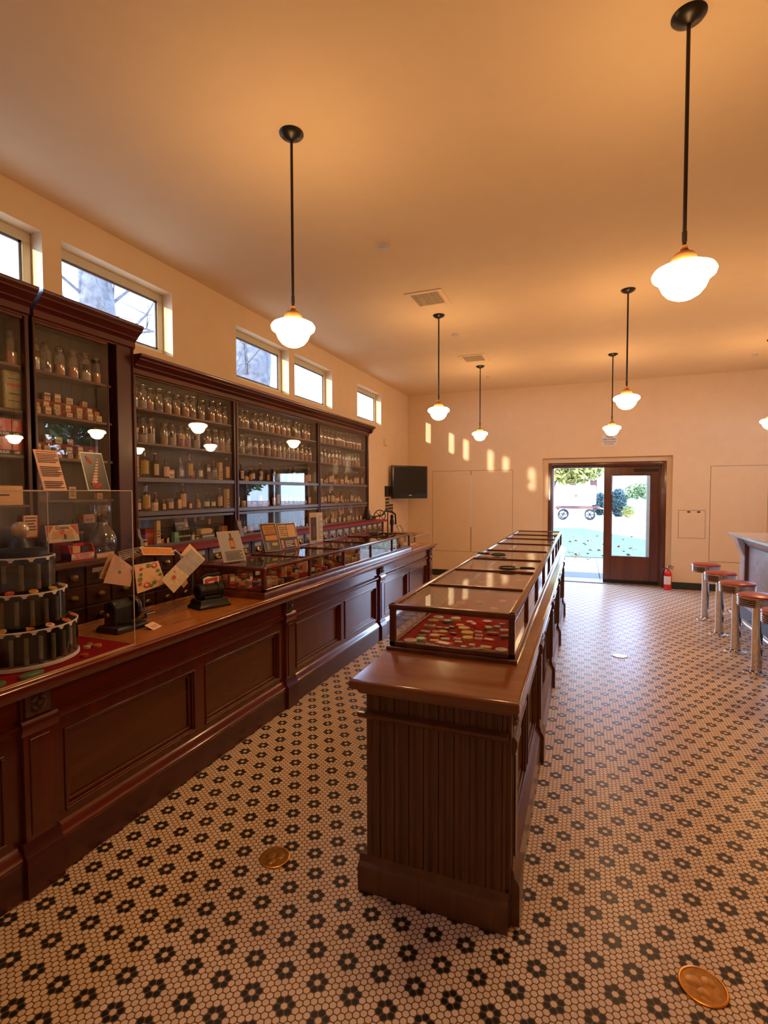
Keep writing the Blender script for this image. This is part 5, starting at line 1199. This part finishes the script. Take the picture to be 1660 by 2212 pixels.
# ------------------------------------------------------------------ signs on the left case
def case_sign(label, x, y, w_, h, z, lean, yaw, parts, board):
    t = thing('display_sign', label, 'sign', (x, y, z), None, yaw)
    def q(a, b, c, d_, e0, e1):
        return MB().add([(-lean*zz+ee, yy, zz) for zz in (c*h, d_*h) for (yy, ee) in ((w_*(a-.5),e0),(w_*(a-.5),e1),(w_*(b-.5),e1),(w_*(b-.5),e0))], [(0,1,2,3),(7,6,5,4),(0,4,5,1),(1,5,6,2),(2,6,7,3),(3,7,4,0)])
    obj('acrylic_holder', q(-.03,1.03,0,1.02,-.004,-.001), M['acedge'], t, world=False, smooth=False)
    obj('printed_sheet', q(0,1,.01,1,-.001,0), board, t, world=False, smooth=False)
    for i, (nm, m_, a, b, c, d_) in enumerate(parts): obj(nm, q(a,b,c,d_,.0004*i+.0001,.0004*(i+1)), m_, t, world=False, smooth=False)
    obj('holder_foot', MB().box(-lean*.0-.10, -w_/2, 0, 0, w_/2, .003), M['acryl'], t, world=False)
    return t
zt_ = 1.0945
case_sign('grey sign with a brown bottle picture and text, nearest of the signs on the case', -2.395, 3.075, .185, .215, zt_, .42, -.30,
   [('bottle_picture', M['tin_brown'], .44,.66,.42,.78), ('bottle_neck_picture', M['tin_brown'], .50,.60,.78,.95), ('bottle_label_picture', M['tin_orange'], .46,.64,.48,.70)]+ln(8,.05,.36,.12,.92), M['tin_grey'] if False else paint('grey_sign_board', (.40,.38,.38), .5, var=.03))
case_sign('dark sign with two orange text blocks, left of the purple sign', -2.50, 3.735, .165, .235, zt_, .38, -.30,
   [('orange_block', M['tin_orange'], .12,.90,.62,.94), ('orange_block', M['tin_orange'], .16,.92,.40,.57), ('pale_print', M['tin_yellow'], .50,.85,.20,.30), ('bottle_picture', M['tin_grey'], .12,.30,.06,.34)]+ln(4,.64,.90,.2,.85,'text_line',M['tin_brown']), M['tin_dark'])
case_sign('sign with tan text blocks over a purple lower half', -2.47, 3.955, .215, .225, zt_, .32, -.30,
   [('purple_block', paint('purple_print', (.045,.03,.09), .5), .03,.97,.02,.42), ('tan_block', M['paper'], .05,.48,.46,.95), ('tan_block', M['paper'], .52,.95,.46,.95), ('bottle_picture', M['tin_orange'], .08,.20,.05,.36), ('bottle_picture', M['tin_orange'], .80,.92,.05,.36)]+ln(4,.08,.34,.28,.74,'text_line',M['white'])+ln(5,.50,.90,.10,.44,'text_line',M['tin_brown']), M['tin_dark'])
t = case_sign('tall upright clear holder with dark and white leaflets, farthest sign on the case', -2.53, 4.545, .185, .30, zt_, .02, -.25,
   [('dark_leaflet', paint('maroon_print', (.06,.02,.03), .5), .06,.50,.08,.86), ('brown_picture', M['tin_brown'], .22,.42,.20,.55), ('white_leaflet', M['white'], .54,.96,.05,.97)]+ln(14,.10,.94,.60,.92,'text_line',M['tin_grey']), M['acedge'])

# ------------------------------------------------------------------ tins in the cases
FZ_I = ZT+.020+.008; FZ_L = ZT+.048+.008
def tin(kind, x, y, w_, col, label, group, z, h=None, parts=True, rz=0, lidcol=None, name=None):
    nm = name or ('round_tin' if kind == 'r' else 'flat_tin'); t = thing(nm, label, 'tin', (x, y, z), group, rz)
    c = M['tin_'+col]; lc = M['tin_'+(lidcol or {'cream':'tan','yellow':'orange','green':'cream','orange':'yellow','red':'white','brown':'red','grey':'cream','amber':'yellow','tan':'brown','dark':'cream','white':'red','olive':'yellow','green2':'cream','pink':'red','blue':'white','black':'red','lightgreen':'white'}[col])]
    if kind == 'r':
        r = w_/2; h = h or .020
        obj('tin_body', MB().lathe([(r*.96,0),(r*.96,h*.55),(r,h*.58),(r,h*.95),(r*.96,h),(r*.86,h),(r*.84,h*.96),(0,h*.96)], 22), c, t, world=False)
        if parts: obj('lid_print', MB().lathe([(r*.62,h*.97),(r*.60,h*1.01),(r*.3,h*1.01),(r*.28,h*.98)], 18, caps=False), lc, t, world=False)
    else:
        h = h or .014; d_ = w_*.62
        obj('tin_body', MB().box(-w_/2, -d_/2, 0, w_/2, d_/2, h), c, t, world=False, bevel=min(.003, h*.25), segs=2)
        if parts:
            obj('lid_print', MB().box(-w_*.34, -d_*.30, h-.0005, w_*.34, d_*.30, h+.0004), lc, t, world=False)
    return t
T = [('r',-0.740,2.105,.060,'cream'),('r',-0.703,2.150,.048,'lightgreen'),('b',-0.643,2.165,.040,'cream'),('r',-0.659,2.240,.050,'orange'),('b',-0.636,2.275,.044,'brown'),('r',-0.638,2.318,.046,'orange'),('b',-0.678,2.330,.034,'cream'),('b',-0.728,2.312,.050,'grey'),('b',-0.722,2.235,.044,'brown'),
 ('b',-0.731,2.410,.056,'tan'),('r',-0.742,2.513,.060,'amber'),('r',-0.735,2.590,.058,'cream'),('r',-0.671,2.535,.056,'green2'),('r',-0.640,2.600,.054,'cream'),('b',-0.682,2.412,.034,'grey'),('r',-0.641,2.400,.036,'green2'),('b',-0.624,2.440,.036,'dark'),('r',-0.589,2.482,.044,'orange'),
 ('r',-0.555,2.420,.060,'amber'),('r',-0.523,2.345,.060,'yellow'),('r',-0.502,2.260,.050,'yellow'),('b',-0.587,2.330,.032,'dark'),('b',-0.602,2.225,.042,'cream'),('b',-0.550,2.250,.034,'white'),('b',-0.533,2.185,.034,'cream'),('b',-0.585,2.118,.078,'red'),
 ('r',-0.553,2.550,.046,'red'),('r',-0.515,2.520,.052,'red'),('r',-0.468,2.595,.056,'red'),('r',-0.445,2.475,.050,'grey'),('r',-0.405,2.520,.038,'grey'),('b',-0.358,2.480,.050,'cream'),('b',-0.480,2.405,.036,'cream'),('b',-0.464,2.345,.036,'white'),('b',-0.457,2.285,.034,'white'),
 ('b',-0.405,2.385,.056,'brown'),('b',-0.408,2.285,.050,'red'),('b',-0.338,2.355,.052,'brown'),('b',-0.392,2.595,.030,'grey'),('r',-0.491,2.108,.030,'green'),('r',-0.462,2.150,.028,'cream'),('b',-0.400,2.150,.050,'olive'),('r',-0.325,2.112,.054,'cream'),('b',-0.646,2.098,.040,'tan')]
# the near end of the felt starts at the case's end glass
T = [(k, x, y+.105 if y < 2.2 else y+.09, w_, c_) for k, x, y, w_, c_ in T]
def rank_labels(items, place_txt):
    """items: (kind, x, y, w, col). labels by row from the near glass and order from the aisle side"""
    rows = sorted(set(round((y)/.07) for _, _, y, _, _ in items)); out = []
    for it in items:
        r_ = rows.index(round(it[2]/.07)); mates = sorted([q for q in items if round(q[2]/.07) == round(it[2]/.07)], key=lambda q: q[1])
        same = [q for q in mates if q[4] == it[4] and q[0] == it[0]]
        i = mates.index(it)
        out.append('%s %s tin, %s from the left in row %s, %s' % (COLN[it[4]], 'round' if it[0] == 'r' else 'rectangular', ORD[i], ['one','two','three','four','five','six','seven','eight','nine','ten','eleven'][r_], place_txt))
    return out
ri = random.Random(5)
for (k, x, y, w_, c_), lb in zip(T, rank_labels(T, 'nearest island case section')):
    tin(k, x, y, w_, c_, lb, 'tins in the nearest section of the island case', FZ_I, (.016 if w_ > .045 else .012) if k == 'r' else (.015 if w_ > .05 else .009), rz=ri.uniform(-.3,.3))
t = thing('standing_tin', 'bright red round tin propped on its edge among the tins', 'tin', (-.480, 2.545, FZ_I), 'tins in the nearest section of the island case')
obj('tin_body', MB().lathe([(.023,0),(.024,.004),(.024,.014),(.020,.016),(0,.016)], 24).xf(Matrix.Translation((-.480,2.545,FZ_I+.024))@Matrix.Rotation(.3,4,'Z')@Matrix.Rotation(PI/2-.25,4,'X')), M['ext'], t)
for i, (a, b, c_, lb) in enumerate((((-.475,2.200),(-.400,2.245),'white','thin white pencil on the red felt'), ((-.405,2.225),(-.300,2.205),'orange','orange pencil lying on the red felt near the end glass'))):
    t = thing('pencil', lb, 'pencil', (a[0], a[1], FZ_I)); obj('pencil_body', MB().tube([(a[0],a[1],FZ_I+.004),(b[0],b[1],FZ_I+.004)], .0035, 6), M['tin_'+c_], t)
    obj('pencil_tip', MB().tube([(b[0],b[1],FZ_I+.004),(b[0]+(b[0]-a[0])*.1,b[1]+(b[1]-a[1])*.1,FZ_I+.004)], [.0035,.0006], 6), M['tin_tan'], t)
IP = []
for s_ in range(1, 8):
    a, b = IY[s_]+.045, IY[s_+1]-.045; its = []
    nrow = 4; ncol = 4
    for i in range(nrow):
        for j in range(ncol):
            if ri.random() < .12: continue
            its.append((ri.choice('rrb'), -.78+.125*(j+.5)*.96+ri.uniform(-.012,.012), a+(b-a)*(i+.5)/nrow+ri.uniform(-.012,.012), ri.uniform(.036,.058), ri.choice(['cream','tan','yellow','amber','grey','white','brown','olive','green','red'])))
    pt = ORD[s_]+' island case section'
    rows = {}
    for it, lb in zip(its, rank_labels(its, pt)):
        tin(it[0], it[1], it[2], it[3], it[4], lb, 'tins in the '+pt, FZ_I, ri.uniform(.009,.018), parts=s_ < 3, rz=ri.uniform(-.4,.4))
for s_ in range(5):
    a, b = LY[s_]+.05, LY[s_+1]-.05; its = []
    for i in range(7):
        for j in range(5):
            if ri.random() < .10: continue
            its.append((ri.choice('rbbbt'), -2.565+.106*(j+.40)+ri.uniform(-.008,.008), a+(b-a)*(i+.5)/7+ri.uniform(-.008,.008), ri.uniform(.042,.064), ri.choice(['cream','tan','orange','amber','grey','white','brown','olive','red','dark','pink','blue'])))
    pt = ORD[s_]+' left case section'
    rows = sorted(set(round(q[2]*20) for q in its))
    lbs = rank_labels([(q[0] if q[0] != 't' else 'b', *q[1:]) for q in its], pt)
    for it, lb in zip(its, lbs):
        if it[0] == 't':
            t = thing('small_carton', lb.replace(' rectangular tin', ' upright carton'), 'carton', (it[1], it[2], FZ_L), 'goods in the '+pt, ri.uniform(-.5,.5))
            h = ri.uniform(.05,.095); obj('carton_body', MB().box(-.016,-.022,0,.016,.022,h), M['tin_'+it[4]], t, world=False, bevel=.001)
            obj('carton_print', MB().box(.016,-.018,h*.3,.0165,.018,h*.75), M['white' if it[4] not in ('white','cream') else 'tin_red'], t, world=False)
        else: tin(it[0], it[1], it[2], it[3], it[4], lb, 'goods in the '+pt, FZ_L, ri.uniform(.018,.050), parts=s_ < 2, rz=ri.uniform(-.6,.6))

# magnifying glasses on the island case
def magnifier(label, x, y, yaw, z):
    t = thing('magnifying_glass', label, 'magnifying glass', (x, y, z), 'magnifying glasses lying on the display cases', yaw)
    R = .058
    obj('lens_rim', MB().lathe([(R,0),(R+.004,.003),(R+.004,.011),(R,.014),(R-.005,.012),(R-.005,.002)], 36, caps=False), paint('dark_green_black_rim', (.008,.022,.016), .3) if 'lensrim' not in M else M['lensrim'], t, world=False)
    obj('lens', MB().lathe([(R-.005,.005),(R*.6,.0095),(0,.011)], 30), M['casepane'], t, world=False)
    obj('neck_ferrule', MB().tube([(R,0,.007),(R+.022,0,.008)], .0055, 10), M['chrome'], t, world=False)
    obj('handle', MB().tube([(R+.020,0,.008),(R+.032,0,.010),(R+.100,0,.010),(R+.116,0,.009)], [.007,.009,.009,.006], 12), M['plastic'], t, world=False)
M['lensrim'] = paint('green_black_rim', (.008,.024,.018), .3)
magnifier('magnifying glass with handle toward the stools, nearer on the island case', -.468, 3.455, .05, 1.0875)
magnifier('magnifying glass with handle toward the left counter, farther on the island case', -.640, 4.175, PI-.1, 1.0875)
magnifier('magnifying glass on the far end of the left counter case', -2.38, 5.70, .1, 1.0945)

# end of the left counter: small acrylic cover with a tray
t = thing('acrylic_tray_cover', 'small clear acrylic cover at the far end of the left counter', 'display cover', (-2.2, 6.35, ZT))
a0, a1, b0, b1, zt2 = -2.50, -1.990, 6.06, 6.78, 1.045
obj('acrylic_panels', MB().box(a1-.004,b0,ZT+.001,a1,b1,zt2).box(a0,b1-.004,ZT+.001,a1-.004,b1,zt2-.004).box(a0,b0,ZT+.001,a1-.004,b0+.004,zt2-.004).box(a0,b0,zt2-.004,a1,b1,zt2), M['acryl'], t)
q = .004
obj('painted_bright_edges', MB().box(a1-q,b0-q/2,ZT,a1+q/2,b0+q/2,zt2).box(a1-q,b1-q/2,ZT,a1+q/2,b1+q/2,zt2).box(a1-q,b0,zt2-q,a1+q/2,b1,zt2+.0005).box(a1-q,b0,ZT,a1+q/2,b1,ZT+q), M['acedge'], t)  # light along the cover's edges painted in as pale strips
t = thing('wooden_tray', 'shallow wooden tray with papers under the far acrylic cover', 'tray', (-2.2, 6.4, ZT))
obj('tray_board', MB().box(-2.42, 6.18, ZT+.001, -2.06, 6.68, ZT+.028), M['top'], t, bevel=.004)
obj('tray_papers', MB().box(-2.36, 6.24, ZT+.028, -2.12, 6.60, ZT+.034), M['paper'], t)
poster('picture_card', 'small pale card leaning at the far corner beyond the iron machine', 'card', -2.98, 8.32, 8.56, .885, 1.02, M['tin_grey'], [('faint_picture', M['tin_white'], .15,.7,.2,.9)], lean=.5)
t = thing('side_table', 'plain wooden side table in the far left corner', 'table', (-3.0, 8.45, 0))
obj('table_top', MB().box(-3.22, 8.15, .855, -2.80, 8.75, .884), M['top'], t, bevel=.003)
for x in (-3.18, -2.84):
    for y in (8.19, 8.71): obj('leg', MB().box(x-.018, y-.018, 0, x+.018, y+.018, .856), M['mahv'], t)

# ------------------------------------------------------------------ floor medallions
for x, y, r, m_, rm, lb in ((-1.243,1.838,.066,'gold','goldrim','round brown-gold floor medallion in the left aisle'), (.378,1.848,.072,'gold','goldrim','round golden floor medallion at the right front'), (.347,5.404,.070,'silver','silver','small pale silver floor medallion far along the right aisle')):
    t = thing('floor_medallion', lb, 'medallion', (x, y, 0))
    obj('medallion_rim', MB().lathe([(r,0),(r,.004),(r*.96,.0055),(r*.90,.0055),(r*.88,.0035)], 40, (x,y,0), caps=False), M[rm], t)
    rel = MB().lathe([(r*.88,.0005),(r*.88,.0035),(0,.0035)], 40, (x,y,0))
    for a, rr in ((.8,.30),(2.9,.34),(4.6,.28)): rel.lathe([(r*rr,.0035),(r*rr*.8,.0048),(0,.0052)], 14, (x+r*.38*math.cos(a), y+r*.38*math.sin(a), 0))
    for i in range(9):
        a = i*.7; rel.lathe([(r*.05,.0035),(0,.0046)], 6, (x+r*.74*math.cos(a), y+r*.74*math.sin(a), 0))
    obj('medallion_plate', rel, M[m_], t)

# ------------------------------------------------------------------ soda fountain counter and stools
t = thing('marble_counter', 'pale grey marble soda fountain counter at the right wall side', 'counter', (2.2, 5.2, 0))
cx0, cx1, cy0, cy1, cz = 1.735, 2.45, 2.6, 7.70, 1.082
obj('marble_top', MB().loft(cx0, cy0, cx1, cy1, [(-.012,cz-.040),(0,cz-.034),(0,cz-.008),(-.006,cz)]), M['marble'], t)
obj('marble_body', MB().box(1.885, cy0+.1, .36, 2.38, 7.56, cz-.04), M['marble'], t)
for k, y in enumerate((7.50, 6.05, 4.6, 3.15)):
    f = MB().box(1.845, y-.10, .36, 1.885, y+.08, .80)
    f.prism([(1.885,.80),(1.845,.80),(1.835,.83),(1.805,.90),(1.785,.96),(1.765,cz-.04),(1.885,cz-.04)], 'y', y-.10, y+.08)
    obj('marble_pilaster', f, M['marble'], t, bevel=.004)
obj('marble_cove', MB().prism([(1.885,.93),(1.870,.94),(1.835,1.00),(1.825,cz-.04),(1.885,cz-.04)], 'y', cy0+.1, 7.42), M['marble'], t)
for y in (7.375, 5.925): obj('dark_seam', MB().box(1.845, y-.008, .36, 1.886, y+.008, cz-.045), M['redbrown'], t)
obj('base_moulding', MB().prism([(1.90,.20),(1.835,.20),(1.835,.25),(1.850,.28),(1.850,.33),(1.865,.36),(1.90,.36)], 'y', cy0+.1, 7.60), M['marble'], t)
obj('kick_panel', MB().box(1.865, cy0+.1, .02, 2.36, 7.58, .20), M['kick'], t)
obj('floor_strip', MB().box(1.845, cy0+.1, 0, 2.36, 7.59, .022), M['white'], t)
t = thing('foot_rail', 'chrome foot rail running along the base of the marble counter', 'foot rail', (1.66, 5.2, 0))
obj('rail_tube', MB().tube([(1.66,2.9,.165),(1.66,7.18,.165)], .024, 16), M['chrome'], t)
obj('rail_end', MB().lathe([(.024,0),(.031,.003),(.031,.03),(.024,.045),(0,.05)], 18).xf(Matrix.Translation((1.66,7.17,.165))@Matrix.Rotation(-PI/2,4,'X')), M['chrome'], t)
for y in (7.0, 5.7, 4.4, 3.1): obj('rail_bracket', MB().tube([(1.66,y,.145),(1.70,y,.10),(1.78,y,.085),(1.865,y,.10)], [.012,.009,.009,.012], 8).tube([(1.66,y,.14),(1.66,y,0)], [.008,.010], 8), M['chrome'], t)
st_lab = ['red stool farthest from the camera, nearest the doorway wall', 'second red stool from the doorway wall', 'third red stool from the doorway wall, middle of the row', 'fourth red stool from the doorway wall', 'nearest red stool of the row, closest to the camera']
t = thing('bar_stool', st_lab[0], 'stool', (1.435, 7.36, 0), 'chrome stools with red seats along the marble counter')
obj('floor_flange', MB().lathe([(.098,0),(.098,.005),(.092,.008),(.060,.012),(.046,.018),(.042,.030)], 36), M['chrome'], t, world=False)
obj('column', MB().lathe([(.041,.02),(.041,.60),(.050,.615)], 28), M['chrome'], t, world=False)
rg_ = [(.060,.598),(.150,.602)]
for i in range(4): z = .606+.017*i; rg_ += [(.150,z),(.157,z+.004),(.157,z+.011),(.150,z+.015)]
rg_ += [(.158,.677),(.160,.684)]
obj('seat_band', MB().lathe(rg_, 44), M['chrome'], t, world=False)
obj('seat', MB().lathe([(.155,.680),(.158,.688),(.152,.698),(.12,.707),(.06,.712),(0,.713)], 44), M['redvinyl'], t, world=False)
ST = t
for i, y in enumerate((6.637, 5.967, 5.311, 4.655)):
    o = copy_tree(ST); o.location = (1.435, y, 0); o['label'] = st_lab[i+1]

# ------------------------------------------------------------------ unused prototypes go
for k, (root, _) in list(PROTO.items()):
    if k not in first_used:
        for ch in list(root.children): bpy.data.objects.remove(ch)
        bpy.data.objects.remove(root)

# ------------------------------------------------------------------ light
wd_ = bpy.data.worlds.new('daylight_sky'); S.world = wd_; wd_.use_nodes = True
nt = wd_.node_tree; nt.nodes.clear(); ow = nt.nodes.new('ShaderNodeOutputWorld'); bg = nt.nodes.new('ShaderNodeBackground')
tc = nt.nodes.new('ShaderNodeTexCoord'); sp = nt.nodes.new('ShaderNodeSeparateXYZ'); L(nt, tc.outputs['Generated'], sp.inputs[0])
r = ramp(nt, sp.outputs[2], [(0, (.52,.70,1.0)), (.6, (.42,.62,1.0))]); L(nt, r.outputs[0], bg.inputs[0]); bg.inputs[1].default_value = 7.0; L(nt, bg.outputs[0], ow.inputs[0])
sl = bpy.data.lights.new('low_sun', 'SUN'); sl.energy = 3.6; sl.color = (1,.90,.70); sl.angle = .012
so = bpy.data.objects.new('low_sun', sl); COL.objects.link(so)
so.rotation_euler = Vector((.255, 1, -.12)).normalized().to_track_quat('-Z', 'Y').to_euler()

# ------------------------------------------------------------------ camera (level-ish, 23.8 mm, upright frame)
F, YAW, PITCH, ROLL = 1095.4336, .3753, -.0380, -.0022
cy, sy = math.cos(YAW), math.sin(YAW)
f0, r0, u0 = Vector((-sy, cy, 0)), Vector((cy, sy, 0)), Vector((0,0,1))
fw = f0*math.cos(PITCH)+u0*math.sin(PITCH); up = u0*math.cos(PITCH)-f0*math.sin(PITCH)
rt_ = r0*math.cos(ROLL)+up*math.sin(ROLL); up2 = -r0*math.sin(ROLL)+up*math.cos(ROLL)
cam = bpy.data.cameras.new('camera'); co = bpy.data.objects.new('camera', cam); COL.objects.link(co)
cam.sensor_fit = 'HORIZONTAL'; cam.sensor_width = 36; cam.lens = F*36/1660; cam.clip_start = .05; cam.clip_end = 300
co.matrix_world = Matrix(((rt_.x, up2.x, -fw.x, 0), (rt_.y, up2.y, -fw.y, 0), (rt_.z, up2.z, -fw.z, 1.6), (0,0,0,1)))
S.camera = co
S.view_settings.view_transform = 'Standard'; S.view_settings.look = 'None'; S.view_settings.exposure = 1.0; S.view_settings.gamma = 1; S.view_settings.use_curve_mapping = False
cy_ = S.cycles
cy_.max_bounces = 7; cy_.diffuse_bounces = 4; cy_.glossy_bounces = 3; cy_.transmission_bounces = 3; cy_.transparent_max_bounces = 28
cy_.caustics_reflective = False; cy_.caustics_refractive = False; cy_.sample_clamp_indirect = 3; cy_.use_denoising = True
cy_.use_adaptive_sampling = True; cy_.adaptive_threshold = .02
